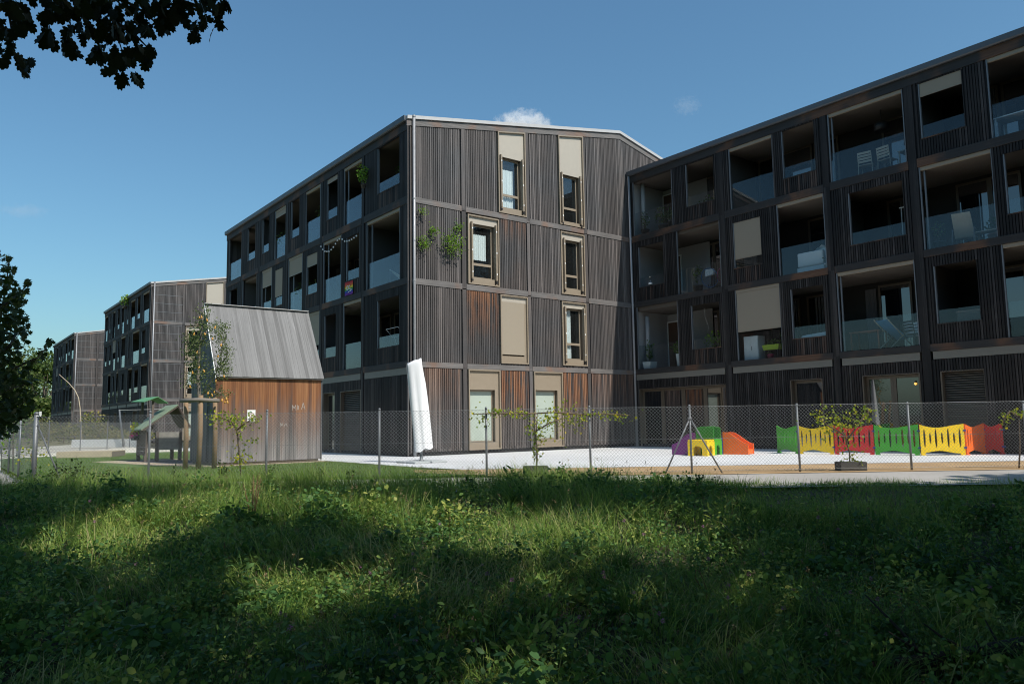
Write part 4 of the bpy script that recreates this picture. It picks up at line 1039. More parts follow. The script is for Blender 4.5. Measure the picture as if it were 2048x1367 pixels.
cp = [at_depth(x, y, 46)-np.array([*at_depth(164,882,46)[:2], 0]) for x, y in ((164,884),(162,850),(160,815),(157,795),(150,780),(138,766),(118,748))]
obj('cane', MB().tube([tuple(p) for p in cp], [.03,.03,.028,.026,.024,.02,.014], 7), M['pale_wood'], cn, smooth_=True)
def wire_chair(name, label, loc, rz, m):
    t = thing(name, label, 'chair', loc, rz)
    for x in (-.2,.2):
        obj('leg', MB().tube([(x,-.22,0),(x*.95,-.2,.45)], .012, 6), m, t)
        obj('leg', MB().tube([(x,.24,0),(x*.95,.2,.45),(x*.9,.26,.85)], .012, 6), m, t)
    s_ = MB()
    for i in range(7): s_.box(-.2,.2,-.2+i*.06,-.2+i*.06+.045,.445,.462)
    obj('seat', s_, m, t); b_ = MB()
    for i in range(5): b_.box(-.19,.19,.205+i*.012,.22+i*.012,.52+i*.07,.565+i*.07)
    obj('backrest', b_, m, t); return t
wire_chair('garden_chair', 'white slatted metal chair beside the side fence near the table', (-11.25, 2.6, 0), 2.4, M['white_paint'])
wire_chair('garden_chair', 'white slatted metal chair farther back along the side fence', (-11.2, 5.2, 0), 2.9, M['white_paint'])
gt = thing('garden_table', 'white slatted garden table at the left edge behind the fence', 'table', (-11.75, 1.9, 0), .5)
for i in range(6): obj('slat', MB().box(-.6,.6,-.36+i*.122,-.36+i*.122+.108,.70,.725), M['white_paint'], gt)
for x in (-.52,.52):
    for y in (-.3,.3): obj('leg', MB().box(x-.02,x+.02,y-.02,y+.02,0,.70), M['white_paint'], gt)
bb = thing('planter_bench', 'low white bench with dark panels below the garden table', 'bench', (-11.75, -.2, 0), .25)
obj('seat', MB().box(-.5,.5,-.2,.2,.40,.44), M['white_paint'], bb); obj('body', MB().box(-.46,.46,-.17,.17,.02,.399), M['white_paint'], bb)
for x in (-.33, 0, .33): obj('panel', MB().box(x-.11,x+.11,-.178,-.1705,.10,.34), M['black'], bb)
# ------------------------------------------------------------------ pear tree and its stakes
st = thing('tree_stake_frame', 'three debarked wooden stakes joined by a round crossbar around the pear tree', 'tree stake', (-6.95, -1.2, 0))
def rel(px, py, dep, root): return tuple(at_depth(px, py, dep) - np.array(root.location))
for (x0,y0,x1,y1,dp) in ((370,945,372,797,19.8),(396,947,402,790,19.6),(428,944,430,795,20.0)):
    a, b = rel(x0,y0,dp,st), rel(x1,y1,dp,st)
    mid = tuple((np.array(a)+np.array(b))/2+np.array([.02,.01,0]))
    obj('stake', MB().tube([a, mid, b], [.066,.062,.056], 12), M['stake'], st, smooth_=True)
obj('crossbar', MB().tube([rel(361,801,19.66,st), rel(400,799,19.55,st), rel(438,801,19.85,st)], .052, 12), M['rail_wood'], st, smooth_=True)
pt = thing('pear_tree', 'young pear tree hung with orange pears beside the shed', 'tree', (-6.82, -.62, 0))
PD = 20.45
def pp(x, y, d=PD): return rel(x, y, d, pt)
tr = MB(); tr.tube([pp(398,945), pp(397,860), pp(398,790), pp(396,745), pp(399,700), pp(404,650), pp(408,615)], [.06,.055,.05,.042,.034,.022,.010], 9)
obj('trunk', tr, M['rail_wood'], pt, smooth_=True)
br_pts = [[(398,800),(415,775),(432,745),(442,705),(450,655)], [(399,770),(388,762),(376,752)], [(397,740),(385,715),(375,680),(372,668)], [(402,690),(412,668),(417,640)], [(410,780),(428,778),(445,790),(452,795)], [(440,730),(452,715),(456,700)]]
for bp in br_pts: obj('branch', MB().tube([pp(x, y, PD+random.uniform(-.15,.15)) for x, y in bp], [.022]+[.016]*(len(bp)-2)+[.006], 6), M['rail_wood'], pt, smooth_=True)
rp = np.random.default_rng(21); cen = []
for (x, y, r, n) in ((410,625,14,70),(402,650,16,110),(398,680,20,170),(384,700,16,120),(393,720,22,170),(378,675,14,80),(404,745,20,110),(385,755,14,60),(440,675,13,110),(450,700,14,100),(446,725,16,120),(438,745,15,100),(432,655,10,60),(424,785,18,80),(448,790,10,40),(455,740,10,40),(375,765,10,40),(414,770,12,50),(415,655,10,40),(448,655,9,50)):
    for _ in range(n):
        a = rp.normal(size=2)*r*.5; cen.append(pp(x+a[0], y+a[1], PD+rp.normal()*.22))
cen = np.repeat(np.array(cen), 2, 0) + rp.normal(size=(2*len(cen),3))*.06
foliage('crown', np.array(cen), rp.uniform(.035,.06,len(cen)), OVAL, M['leaf_pear'], pt, rp, flat=.2)
pm = MB().lathe([(.004,.075),(.016,.062),(.026,.03),(.036,-.005),(.036,-.03),(.022,-.052),(.004,-.058)], (0,0,0), 10).mesh('pear'); pm.materials.append(M['pear'])
for p_ in pm.polygons: p_.use_smooth = True
for (x, y) in ((399,636),(414,640),(425,677),(403,634),(388,668),(398,735),(442,690),(436,712),(430,655),(385,745),(408,742),(448,752),(444,800),(453,797),(424,790),(428,783),(432,762),(420,797),(380,773),(450,803),(416,786),(455,804),(410,668),(394,705)):
    o = obj('pear', pm, None, pt); o.location = pp(x, y, PD-.28); o.rotation_euler = (random.uniform(-.3,.3), random.uniform(-.3,.3), 0); o.scale = (.72,.72,.72)

# ------------------------------------------------------------------ climbing plants on the fences and walls
def vine(label, base, stems, clumps, m, size=(.032,.062), seed=1, cat='vine', name='climbing_vine', group=None, shape=LOBE):
    rg = np.random.default_rng(seed); t = thing(name, label, cat, base, 0, group)
    b = np.array(base)
    for pts in stems: obj('stem', MB().tube([tuple(np.array(p)-b) for p in pts], [.017]*(len(pts)-1)+[.006], 6), M['stem'], t, smooth_=True)
    cen = np.concatenate([np.asarray(c)-b + rg.normal(size=(int(n*1.35),3))*np.array([r, r, rz])*.5 for c, r, rz, n in clumps])
    foliage('foliage', cen, rg.uniform(size[0], size[1], len(cen)), shape, m, t, rg, flat=.15, droop=.3); return t
def fp(px, py, d=15.42): return at_depth(px, py, d)
vine('yellow-green vine climbing the fence from a planter before the lit gable', fp(1073,948),
     [[fp(1073,948),fp(1074,905),fp(1072,870),fp(1075,825)], [fp(1075,826),fp(1110,824),fp(1160,828),fp(1210,827),fp(1262,830)], [fp(1074,826),fp(1030,826),fp(985,826),fp(945,828)], [fp(1074,860),fp(1100,845),fp(1128,835)]],
     [(fp(1071,900),.09,.35,45),(fp(1073,858),.20,.35,55),(fp(1092,842),.40,.25,70),(fp(1122,832),.35,.28,80),(fp(1145,838),.22,.28,30),(fp(1030,825),.40,.10,60),(fp(1000,823),.30,.08,25),(fp(965,835),.18,.25,30),(fp(946,830),.10,.10,8),(fp(1185,828),.40,.10,40),(fp(1230,830),.40,.12,35),(fp(1100,880),.30,.3,20),(fp(1165,838),.12,.2,15)], M['leaf_vine'], seed=11)
vine('leafy young shrub growing at the fence before the red toy panel', fp(1700,940),
     [[fp(1700,940),fp(1699,905),fp(1690,870),fp(1672,840)], [fp(1694,880),fp(1715,850),fp(1735,825),(fp(1742,815))], [fp(1690,870),fp(1655,850),fp(1638,835)]],
     [(fp(1660,842),.42,.30,90),(fp(1690,850),.40,.32,80),(fp(1722,832),.35,.22,70),(fp(1690,882),.30,.30,45),(fp(1640,830),.22,.18,25),(fp(1700,905),.28,.25,30),(fp(1706,925),.16,.14,14),(fp(1738,818),.2,.1,15)], M['leaf_vine'], seed=12, name='young_shrub', cat='shrub')
vine('yellowing vine on the fence in front of the shed boards', fp(482,950),
     [[fp(482,950),fp(478,900),fp(474,860),fp(460,836)], [fp(474,860),fp(490,845),fp(512,836)], [fp(470,850),fp(450,836),fp(432,832)]],
     [(fp(462,838),.42,.16,95),(fp(478,850),.25,.18,45),(fp(505,836),.22,.12,24),(fp(440,834),.25,.14,35),(fp(474,880),.10,.25,14),(fp(480,918),.28,.25,70),(fp(488,905),.2,.12,14),(fp(500,882),.2,.12,20)], M['leaf_vine'], seed=13)
vine('small wreath of vine leaves at the right end of the fence', fp(2036,946),
     [[fp(2038,940),fp(2040,890),fp(2038,835)], [fp(2038,832),fp(2020,822),fp(2008,838),fp(2006,850)]],
     [(fp(2036,830),.22,.12,18),(fp(2018,824),.2,.07,14),(fp(2008,842),.09,.18,16)], M['leaf_vine'], seed=14)
vine('bright green vine bushing over the side fence at the left', (-10.75, 1.6, 0),
     [[(-10.75,1.6,0),(-10.78,1.6,.8),(-10.76,1.8,1.5)]],
     [((-10.8,1.3,1.25),.45,.55,150),((-10.8,1.9,.85),.40,.55,120),((-10.8,.4,1.45),.35,.3,70),((-10.78,2.4,1.35),.5,.5,90)], M['leaf_green'], seed=15)
vine('small orange-tipped vine low on the side fence', (-10.7, -2.2, 0), [[(-10.7,-2.2,0),(-10.72,-2.1,.5),(-10.7,-1.9,.62)]], [((-10.72,-2.0,.55),.28,.25,60)], M['leaf_vine'], seed=16)
for k, (px, s) in enumerate(((1071, 15.75), (1702, 15.5))):
    c = at_depth(px, 940, s); t = thing('planter_box', ['dark grey planter box at the foot of the fence vine', 'dark grey planter box under the young shrub'][k], 'planter', (c[0], c[1], 0), math.atan2(RH[1], RH[0]))
    w_ = .26; pb = MB()
    for (a0,a1,b0,b1) in ((-w_,w_,-.16,-.13),(-w_,w_,.13,.16),(-w_,-w_+.03,-.129,.129),(w_-.03,w_,-.129,.129)): pb.box(a0,a1,b0,b1,0,.17)
    obj('wall', pb, M['planter'], t); obj('soil', MB().box(-w_+.031,w_-.031,-.128,.128,.0,.14), M['bark_brown'], t)
for k, (x, z, r, n, lb) in enumerate(((1.62,7.25,.40,560,'large green tuft growing out of the gable slats'), (.47,7.15,.24,190,'green tuft on the slats beside the downpipe'), (.86,7.62,.20,110,'hanging sprig of leaves left of the large wall tuft'), (.44,8.22,.13,60,'small sprig high on the slats near the downpipe'), (1.92,7.90,.17,90,'small sprig above the large wall tuft'))):
    rg = np.random.default_rng(40+k); t = thing('wall_plant', lb, 'plant', (x, -.06, z))
    cen = rg.normal(size=(n,3))*np.array([r*.55, .10, r*.5]) + np.array([0,-.12-.10*(k==0),0]); cen[:,1] = np.minimum(cen[:,1], -.02)
    foliage('leaves', cen, rg.uniform(.035,.075,n), OVAL, M['leaf_green'], t, rg, flat=.4)
    sm = MB()
    for q in range(5): sm.tube([(0,0,-.02),tuple(cen[q]*.6),tuple(cen[q])], [.008,.006,.003], 5)
    obj('stem', sm, M['stem'], t)

# ------------------------------------------------------------------ trees
def tree(name, label, base, height, trunk_r, clumps, m, leaf, shape, seed, lean=(0,0), per_r=260, flat=.35, limbs=True, group=None, shell=.35, trunk_top=None):
    rg = np.random.default_rng(seed); t = thing(name, label, 'tree', base, 0, group); b = np.array(base)
    th = (trunk_top or height*.62)
    pts = [(0,0,-.3),(lean[0]*.2,lean[1]*.2,th*.3),(lean[0]*.6,lean[1]*.6,th*.65),(lean[0],lean[1],th)]
    obj('trunk', MB().tube(pts, [trunk_r*1.25,trunk_r,trunk_r*.8,trunk_r*.45], 12), M['bark_brown'], t, smooth_=True)
    V = []
    for (c, r, n) in clumps:
        c = np.array(c)-b; V.append(blob(n, c, np.broadcast_to(r, (3,)), rg, shell))
        if limbs:
            s = np.array(pts[2])*(rg.uniform(.6,1.0)); mid = (s+c)/2 + np.array([0,0,-.08*np.linalg.norm(c-s)])
            obj('limb', MB().tube([tuple(s), tuple(mid), tuple(c)], [trunk_r*.38, trunk_r*.24, trunk_r*.07], 7), M['bark_brown'], t, smooth_=True)
    cen = np.concatenate(V)
    foliage('crown', cen, rg.uniform(leaf*.7, leaf*1.25, len(cen)), shape, m, t, rg, flat=flat); return t
# the wood behind the far blocks
rt = np.random.default_rng(77)
woods = [('broad green tree beyond the farthest block, touching its roof edge', 92, 700, 118, 6.0), ('tall bushy tree of the far wood left of the blocks', 48, 690, 128, 7.0), ('dark green tree of the far wood at the photo edge', 5, 712, 120, 6.5), ('low pale tree at the foot of the far wood', 84, 800, 106, 4.2), ('rounded mid-green tree low in the far wood', 30, 790, 112, 5.0), ('taller tree set back behind the far wood', 70, 720, 150, 8.0), ('wide tree of the far wood beyond the left edge', -70, 705, 115, 8.0)]
for k, (lb, px, py, d, r) in enumerate(woods):
    top = at_depth(px, py, d); h = top[2]; b = (top[0], top[1], 0)
    cl = []
    for q in range(16):
        f = rt.random(); a = rt.uniform(0, 6.28); rr = r*.62*math.sin(math.pi*(.15+.8*f))
        cl.append(((b[0]+rr*math.cos(a), b[1]+rr*math.sin(a), h*(.12+.74*f)), r*rt.uniform(.26,.42), 240))
    cl.append(((b[0], b[1], h-r*.32), r*.34, 260))
    tree('wood_tree', lb, b, h, .28, cl, M['leaf_wood'], .42, OVAL, 100+k, group='trees of the far wood', limbs=True, shell=.5)
# yellow-green shrubs and dry growth between gravel and far block
for k, (px, py, d, rx, hz, lb) in enumerate(((95,848,60,1.6,1.5,'yellow-green shrub by the far fence at the corner post'), (128,856,58,1.6,1.3,'dull green shrub behind the far fence below the farthest block'), (160,858,56,1.5,1.2,'round shrub beside the bent cane'), (185,852,52,1.3,1.9,'tall thin yellowing shrub before the second block'), (206,862,52,1.4,1.1,'low shrub right of the yellowing one'), (240,866,50,1.5,.9,'low dark shrub behind the leaning pole'), (275,866,48,1.4,.9,'low shrub at the foot of the second block'), (60,842,62,1.8,1.9,'bushy yellow-green shrub left of the corner post'))):
    c = at_depth(px, py, d); rg = np.random.default_rng(60+k); t = thing('shrub', lb, 'shrub', (c[0], c[1], 0), 0, 'shrubs beyond the gravel')
    obj('stem', MB().tube([(0,0,-.1),(.05,0,hz*.5),(0,.05,hz)], [.05,.04,.01], 6), M['stem'], t)
    foliage('leaves', blob(420, (0,0,hz*.62), (rx*.75,rx*.75,hz*.62), rg, .2), rg.uniform(.10,.22,420), OVAL, M['leaf_shrub'], t, rg)
# dark maple at the left edge
def mk(px, py, d=12.2): return tuple(at_depth(px, py, d))
mb_ = mk(-190, 1000, 12.6); mbase = (mb_[0], mb_[1], -.1)
mt = thing('maple_tree', 'dark shaded young maple reaching into the left edge', 'tree', mbase)
b0 = np.array(mbase); rm = np.random.default_rng(8)
def mrel(px, py, d=12.2): return tuple(np.array(mk(px, py, d))-b0)
obj('trunk', MB().tube([(0,0,-.3), tuple(np.array(mrel(-175,900))), mrel(-140,780), mrel(-95,650), mrel(-60,520)], [.10,.09,.075,.05,.02], 10), M['bark_brown'], mt, smooth_=True)
lm = [[(-140,800),(-60,720),(0,640),(14,560),(18,508)], [(-150,820),(-70,790),(20,740),(75,715),(104,682)], [(-120,730),(-40,650),(20,600),(45,580),(60,565)], [(-160,850),(-60,830),(20,820),(55,815)], [(-110,690),(-50,600),(-10,540),(0,500)], [(-150,830),(-50,800),(10,780),(60,765)], [(-140,790),(-40,740),(20,690),(40,655)]]
for l_ in lm: obj('limb', MB().tube([mrel(x, y, 12.2+random.uniform(-.5,.5)) for x, y in l_], [.03,.024,.018,.011,.004], 6), M['bark_brown'], mt, smooth_=True)
cen = []
for (x, y, r, n) in ((17,515,7,14),(18,540,11,20),(16,565,14,30),(30,590,22,60),(10,600,26,90),(-20,560,30,80),(30,640,26,110),(0,660,34,150),(45,665,14,36),(-30,690,50,260),(20,700,24,90),(98,684,7,14),(84,704,8,12),(55,735,18,40),(5,750,34,170),(60,758,14,24),(20,790,28,120),(50,792,14,30),(-20,800,50,260),(20,830,28,100),(50,815,14,36),(2,855,20,60),(-60,750,60,260),(-80,640,50,200),(58,565,6,10),(44,600,8,14),(-10,510,8,20),(-90,850,50,160)):
    a = rm.normal(size=(n,2))*r*.55
    for q in a: cen.append(mrel(x+q[0], y+q[1], 12.2+rm.normal()*.45))
foliage('crown', np.array(cen), rm.uniform(.06,.115,len(cen)), LOBE, M['leaf_maple'], mt, rm, flat=.5, droop=.35)
obj('inner_crown', npmesh('inner_crown', *leaf_cloud(np.array([mrel(rm.uniform(-150,40), rm.uniform(640,850), 13.0+rm.random()*1.2) for _ in range(260)]), .13, LOBE, rm)), M['leaf_maple'], mt)

# ------------------------------------------------------------------ oak over the camera: leaves at the top left of the photo
ob = sl(-1.5, -5.5); obase = (ob[0], ob[1], -.65)
oak = thing('oak_tree', 'oak whose dark leafy branch hangs into the upper left sky', 'tree', obase)
ro = np.random.default_rng(15); o0 = np.array(obase)
def ork(px, py, d=4.9): return np.array(at_depth(px, py, d))-o0
jn = np.array([0,0,3.2]); hub = ork(-60,-160,4.6)
obj('trunk', MB().tube([(0,0,-.4),(.05,.05,1.5),(0.1,.05,3.2),(.3,.2,5.5),(.2,.5,8)], [.36,.30,.27,.2,.1], 14), M['bark_brown'], oak, smooth_=True)
obj('limb', MB().tube([tuple(jn), tuple(jn*.45+hub*.55+np.array([0,0,.45])), tuple(hub)], [.13,.085,.045], 10), M['bark_brown'], oak, smooth_=True)
tw = [[(-60,-160),(60,-90),(180,-40),(300,-20),(420,20),(455,60)], [(-40,-140),(0,-60),(20,40),(30,110)], [(60,-90),(120,0),(150,70)], [(180,-40),(225,40),(245,105)], [(180,-40),(280,20),(330,60)], [(300,-20),(380,10),(440,30)], [(60,-90),(90,10),(100,60)], [(225,40),(270,70),(300,100)]]
twp = []
for l_ in tw:
    dd = [4.9+random.uniform(-.2,.2) for _ in l_]
    P_ = [ork(x, y, d) for (x, y), d in zip(l_, dd)]
    obj('twig', MB().tube([tuple(p) for p in P_], [.014]+[.008]*(len(P_)-2)+[.003], 6), M['bark_brown'], oak, smooth_=True)
om = []
for k in range(4):
    mb = MB(); wv = .10+.04*k
    mb.v = [(x*.62*(1+.08*k), y*.95, wv*abs(x)+.06*math.sin(y*3+k)) for x, y in OAK]; mb.f = [tuple(range(len(OAK)))]
    me = mb.mesh('leaf'); me.materials.append(M['leaf_oak']); om.append(me)
spots = [(5,60,22,14),(30,20,26,16),(45,50,22,12),(20,110,18,12),(50,140,14,8),(100,30,20,12),(130,15,30,16),(95,75,12,8),(130,90,12,8),(160,55,22,12),(170,20,30,14),(215,25,34,20),(250,60,26,18),(205,100,20,12),(240,120,14,9),(270,100,16,10),(300,60,14,9),(300,110,14,10),(235,152,9,5),(265,155,5,3),(290,20,30,16),(340,15,28,14),(375,20,24,12),(330,50,10,5),(400,60,14,9),(430,20,22,12),(445,55,14,8),(445,100,10,6),(475,92,5,3),(385,55,10,6),(68,8,18,8),(4,130,8,6)]
cnt = 0
for (x, y, r, n_) in spots:
    for _ in range(n_):
        if cnt >= 296: break
        a = ro.normal(size=2)*r*.55; o = obj('leaf', om[int(ro.integers(4))], None, oak); cnt += 1
        o.location = ork(x+a[0], y+a[1]-12, 4.9+ro.normal()*.28)
        tt = np.array([a[0], -abs(a[1])-8])
        b_ = -_u*ro.uniform(.5,1.1) + _r*ro.normal()*.55 + _fw*ro.normal()*.35; b_ /= np.linalg.norm(b_)
        c_ = -_fw*ro.uniform(.4,1) + _u*ro.normal()*.5 + _r*ro.normal()*.5; c_ -= b_*(c_@b_); c_ /= np.linalg.norm(c_); a_ = np.cross(b_, c_)
        s_ = ro.uniform(.085,.14)
        o.rotation_mode = 'QUATERNION'; o.rotation_quaternion = Matrix(((a_[0],b_[0],c_[0]),(a_[1],b_[1],c_[1]),(a_[2],b_[2],c_[2]))).to_quaternion(); o.scale = (s_,s_,s_)
sh = []  # unseen crown leaves added sunward of the hanging branch to shade it
for q in range(150):
    c_ = ork(ro.uniform(-120,520), ro.uniform(-60,170), 4.9+ro.normal()*.3) - SUN_D*ro.uniform(1.6,4.2)
    sh.append(blob(26, c_, (.42,.42,.3), ro, .1))
sh = np.concatenate(sh)
foliage('shade_crown', sh, ro.uniform(.13,.2,len(sh)), OAK*np.array([.62,1]), M['leaf_oak'], oak, ro, flat=.6)
for q in range(6):
    e_ = sh[int(ro.integers(len(sh)))]; obj('limb', MB().tube([(.25,.2,5.0), tuple(e_*.5+np.array([0,0,3.4])), tuple(e_)], [.09,.06,.015], 7), M['bark_brown'], oak, smooth_=True)
# denser leaf mass above the frame, and the rest of the crown
cen = np.array([ork(ro.uniform(-80,440), ro.uniform(-190,8), 4.9+ro.normal()*.4) for _ in range(520)])
foliage('hanging_leaves', cen, ro.uniform(.09,.14,len(cen)), OAK*np.array([.62,1]), M['leaf_oak'], oak, ro, flat=.2, droop=.4)
# ------------------------------------------------------------------ trees to the right of the camera that shade the meadow (outside the frame)
def lit(s, l):
    """how sunlit the photograph shows the meadow at s ahead, l to the right: 1 sun, 0 shade"""
    def e(s0, l0, a, b, k=0.0):
        ds, dl = s-s0, l-l0-k*(s-s0); return np.clip(1.6-1.6*((ds/a)**2+(dl/b)**2), 0, 1)
    m = np.maximum.reduce([e(10.0,-4.5,2.3,1.15,.1), e(9.2,-.3,1.9,1.7,-.25), e(10.6,-2.6,1.2,1.0), e(9.0,1.6,1.5,1.1), .75*e(6.7,-1.6,.75,1.2), .7*e(7.4,-2.6,.6,.9), .6*e(6.2,.5,.6,.7), .45*e(5.6,-.6,.6,.8), .5*e(8.8,4.6,.7,1.1), .5*e(10.2,2.9,.8,.9), .4*e(5.3,-2.2,.5,.6)])
    return np.maximum(m, np.clip((s-12.6)/.6, 0, 1)*(l > -7.8))
rsd = np.random.default_rng(91)
shade_roots = [('shade_tree', 'broad tree standing to the right outside the picture', (-2.6,-25.2,-.68)), ('shade_tree', 'tall tree behind the camera outside the picture', (-7.6,-28.6,-.68)), ('shade_tree', 'tree on the left behind the camera outside the picture', (-13.6,-27.0,-.68))]
clumps = [[], [], []]; nc = 0
def in_view(c):
    v = c-CAM; z = v@_fw
    if z < .2: return False
    x, y = 1024+1531.54*(v@_r)/z, 683.5-1531.54*(v@_u)/z; m_ = 1531.54*.95/z
    return -m_ < x < 2048+m_ and -m_ < y < 1367
while nc < 2300:
    s, l = rsd.uniform(1.5, 13.4), rsd.uniform(-8.5, 11.5)
    left = rsd.random() < .16
    if left: s, l = rsd.uniform(11.2, 14.6), rsd.uniform(-13.5, -8.6)
    elif rsd.random() < lit(np.array(s), np.array(l))*1.02 or (s < 7.4 and -1.9 < l < 2.5 and rsd.random() < .30) or (l > 3.2 and rsd.random() < .08): continue
    r = rsd.uniform(.34,.68)
    if not left and any(lit(np.array(s+a), np.array(l+b)) > .72 for a, b in ((r*.8,0),(-r*.8,0),(0,r*.8),(0,-r*.8))): continue
    h = rsd.uniform(6.8, 10.8); g = sl(s, l); c = np.array([g[0], g[1], -.25]) - SUN_D*h
    if in_view(c): continue
    k = int(np.argmin([np.hypot(c[0]-q[2][0], c[1]-q[2][1]-1.5) for q in shade_roots])); clumps[k].append((tuple(c), (r, r, r*.6), 62)); nc += 1
for (nm, lb, b), cl in zip(shade_roots, clumps):
    rg = np.random.default_rng(int(abs(b[0]*10))); t = thing(nm, lb, 'tree', b); b_ = np.array(b)
    obj('trunk', MB().tube([(0,0,-.4),(.1,.1,2.5),(.1,.3,5.0),(.2,.6,8.0)], [.34,.28,.22,.10], 12), M['bark_brown'], t, smooth_=True)
    for i, (c, r, n_) in enumerate(cl):
        if i % 12 == 0:
            c_ = np.array(c)-b_; obj('limb', MB().tube([(.1,.2,rg.uniform(3,5.5)), tuple(c_*.55+np.array([0,0,1.6])), tuple(c_)], [.10,.06,.02], 7), M['bark_brown'], t, smooth_=True)
    cen = np.concatenate([blob(n_, np.array(c)-b_, r, rg, .1) for c, r, n_ in cl])
    foliage('crown', cen, rg.uniform(.14,.24,len(cen)), OVAL, M['leaf_oak'], t, rg, flat=.7)

# unseen trees added around the camera to block sky light from the meadow
for k, (x, y, h, r) in enumerate(((-17.5,-30.5,13,4.5),(-21.5,-24.0,12,4.2),(-1.5,-31.5,14,4.8),(-10.5,-34.0,15,5.0),(3.5,-26.5,11,3.6),(-24.0,-16.5,11,3.6))):
    cl = []
    for q in range(26):
        a = rsd.uniform(0, 6.283); f = rsd.random(); rr = r*.75*math.sin(math.pi*(.12+.8*f)); c = np.array([x+rr*math.cos(a), y+rr*math.sin(a), 2.0+(h-3.0)*f])
        if not in_view(c): cl.append((tuple(c), r*.36, 110))
    tree('shade_tree', ['leafy tree left behind the camera', 'leafy tree at the left of the viewpoint', 'leafy tree right behind the camera', 'big tree straight behind the camera', 'leafy tree beyond the right edge of the meadow', 'leafy tree beyond the left edge of the meadow'][k]+', unseen, added to block sky light', (x, y, -.7), h, .26, cl, M['leaf_oak'], .42, OVAL, 500+k, limbs=False)

# ------------------------------------------------------------------ the meadow
def vnoise(x, y, f, seed):
    rg = np.random.default_rng(seed); T = rg.random((64,64)); X, Y = x*f+100, y*f+100; i, j = np.floor(X).astype(int), np.floor(Y).astype(int)
    u, v = X-i, Y-j; u, v = u*u*(3-2*u), v*v*(3-2*v); g = lambda a, b: T[a % 64, b % 64]
    return (g(i,j)*(1-u)+g(i+1,j)*u)*(1-v) + (g(i,j+1)*(1-u)+g(i+1,j+1)*u)*v
def blades(base, h, w, lean, rng, tint, az=None):
    n = len(base); az = rng.uniform(0, 2*math.pi, n) if az is None else az
    d = np.stack([np.cos(az), np.sin(az), np.zeros(n)], 1); fa = az + math.pi/2 + rng.normal(size=n)*.5
    sd = np.stack([np.cos(fa), np.sin(fa), np.zeros(n)], 1); V = []
    for t, ww in ((0, .8), (.36, 1.0), (.70, .7)):
        c = base + d*(lean*h*t**1.9)[:,None] + np.array([0,0,1.0])*(h*(t - .42*lean*t**2.2))[:,None]
        V += [c - sd*(w*ww*.5)[:,None], c + sd*(w*ww*.5)[:,None]]
    V.append(base + d*(lean*h)[:,None] + np.array([0,0,1.0])*(h*(1-.42*lean))[:,None])
    V = np.stack(V, 1); k = 7; o = np.arange(n)[:,None]*k
    F = np.concatenate([o+np.array([[0,1,3,2]]), o+np.array([[2,3,5,4]])], 1).reshape(n, 8); T3 = o+np.array([[4,5,6]])
    FF = np.concatenate([F, T3], 1).ravel(); C = np.tile([4,4,3], n)
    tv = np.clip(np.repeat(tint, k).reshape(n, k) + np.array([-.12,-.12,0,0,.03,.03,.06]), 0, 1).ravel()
    return V.reshape(-1,3), FF, C, tv
def merge(parts):
    V, F, C, T, o = [], [], [], [], 0
    for v, f, c, t in parts: V.append(v); F.append(f+o); C.append(c); T.append(t); o += len(v)
    return np.concatenate(V), np.concatenate(F), np.concatenate(C), np.concatenate(T)
M['grass'] = leaf_mat('meadow_grass', [(0,(.020,.055,.020)),(.35,(.05,.13,.032)),(.65,(.17,.29,.05)),(.88,(.34,.41,.10)),(1,(.50,.43,.22))], 0.4, 0.5)
M['lawn_grass'] = leaf_mat('lawn_blades', [(0,(.05,.09,.012)),(.5,(.09,.155,.022)),(1,(.17,.23,.045))], 0.35)
M['clover'] = leaf_mat('clover_leaves', [(0,(.018,.055,.024)),(.45,(.065,.155,.046)),(.8,(.19,.30,.07)),(1,(.38,.40,.10))], 0.35, 0.5)
M['dry_stem'] = leaf_mat('dry_litter', [(0,(.10,.07,.035)),(.5,(.20,.14,.075)),(1,(.34,.26,.15))], 0.2)
rm_ = np.random.default_rng(1234)
def scatter(n, s0, s1, edge=.74, pw=1.0):
    s = s0 + (s1-s0)*rm_.random(n)**pw; l = (rm_.random(n)*2-1)*(edge*s+.7); x, y = sl(s, l); return s, l, x, y
parts = []
def grass_layer(n, s0, s1, hmin, hmax, w0, w1, lean, patch_seed, lo, hi, t0=.2, t1=.75, pw=.8, thin_right=True):
    s, l, x, y = scatter(n, s0, s1, pw=pw); p = vnoise(x, y, .9, patch_seed)*.65 + vnoise(x, y, 2.3, patch_seed+1)*.35
    keep = (rm_.random(n) < np.clip((p-lo)/(hi-lo), 0, 1)); s, l, x, y, p = s[keep], l[keep], x[keep], y[keep], p[keep]; k = len(s)
    h = (hmin + (hmax-hmin)*rm_.random(k)**1.5)*(.65+.7*p)
    if thin_right: h *= np.where((s > 9.8) & (l > 1.8), np.clip(1-.30*(l-1.8), .36, 1), 1)
    edge = np.clip((13.6 - .12*np.maximum(l-1, 0) - s)/.5, 0, 1); ok = rm_.random(k) < edge
    s, l, x, y, p, h = s[ok], l[ok], x[ok], y[ok], p[ok], h[ok]; k = len(s)
    b = np.stack([x, y, ground_z(x, y)-.01], 1)
    tint = np.clip(rm_.normal(t0+(t1-t0)*p, .12), 0, 1); dry = rm_.random(k) < .035; tint[dry] = rm_.uniform(.9,1,dry.sum())
    az = vnoise(x, y, .55, 5)*9 + rm_.normal(size=k)*1.1
    return blades(b, h, rm_.uniform(w0, w1, k), np.clip(rm_.normal(lean, .2, k), .05, 1.1), rm_, tint, az)
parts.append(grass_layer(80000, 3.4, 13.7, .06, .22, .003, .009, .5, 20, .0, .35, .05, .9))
parts.append(grass_layer(80000, 3.4, 13.7, .16, .42, .003, .009, .65, 30, .46, .64, .15, 1.0))
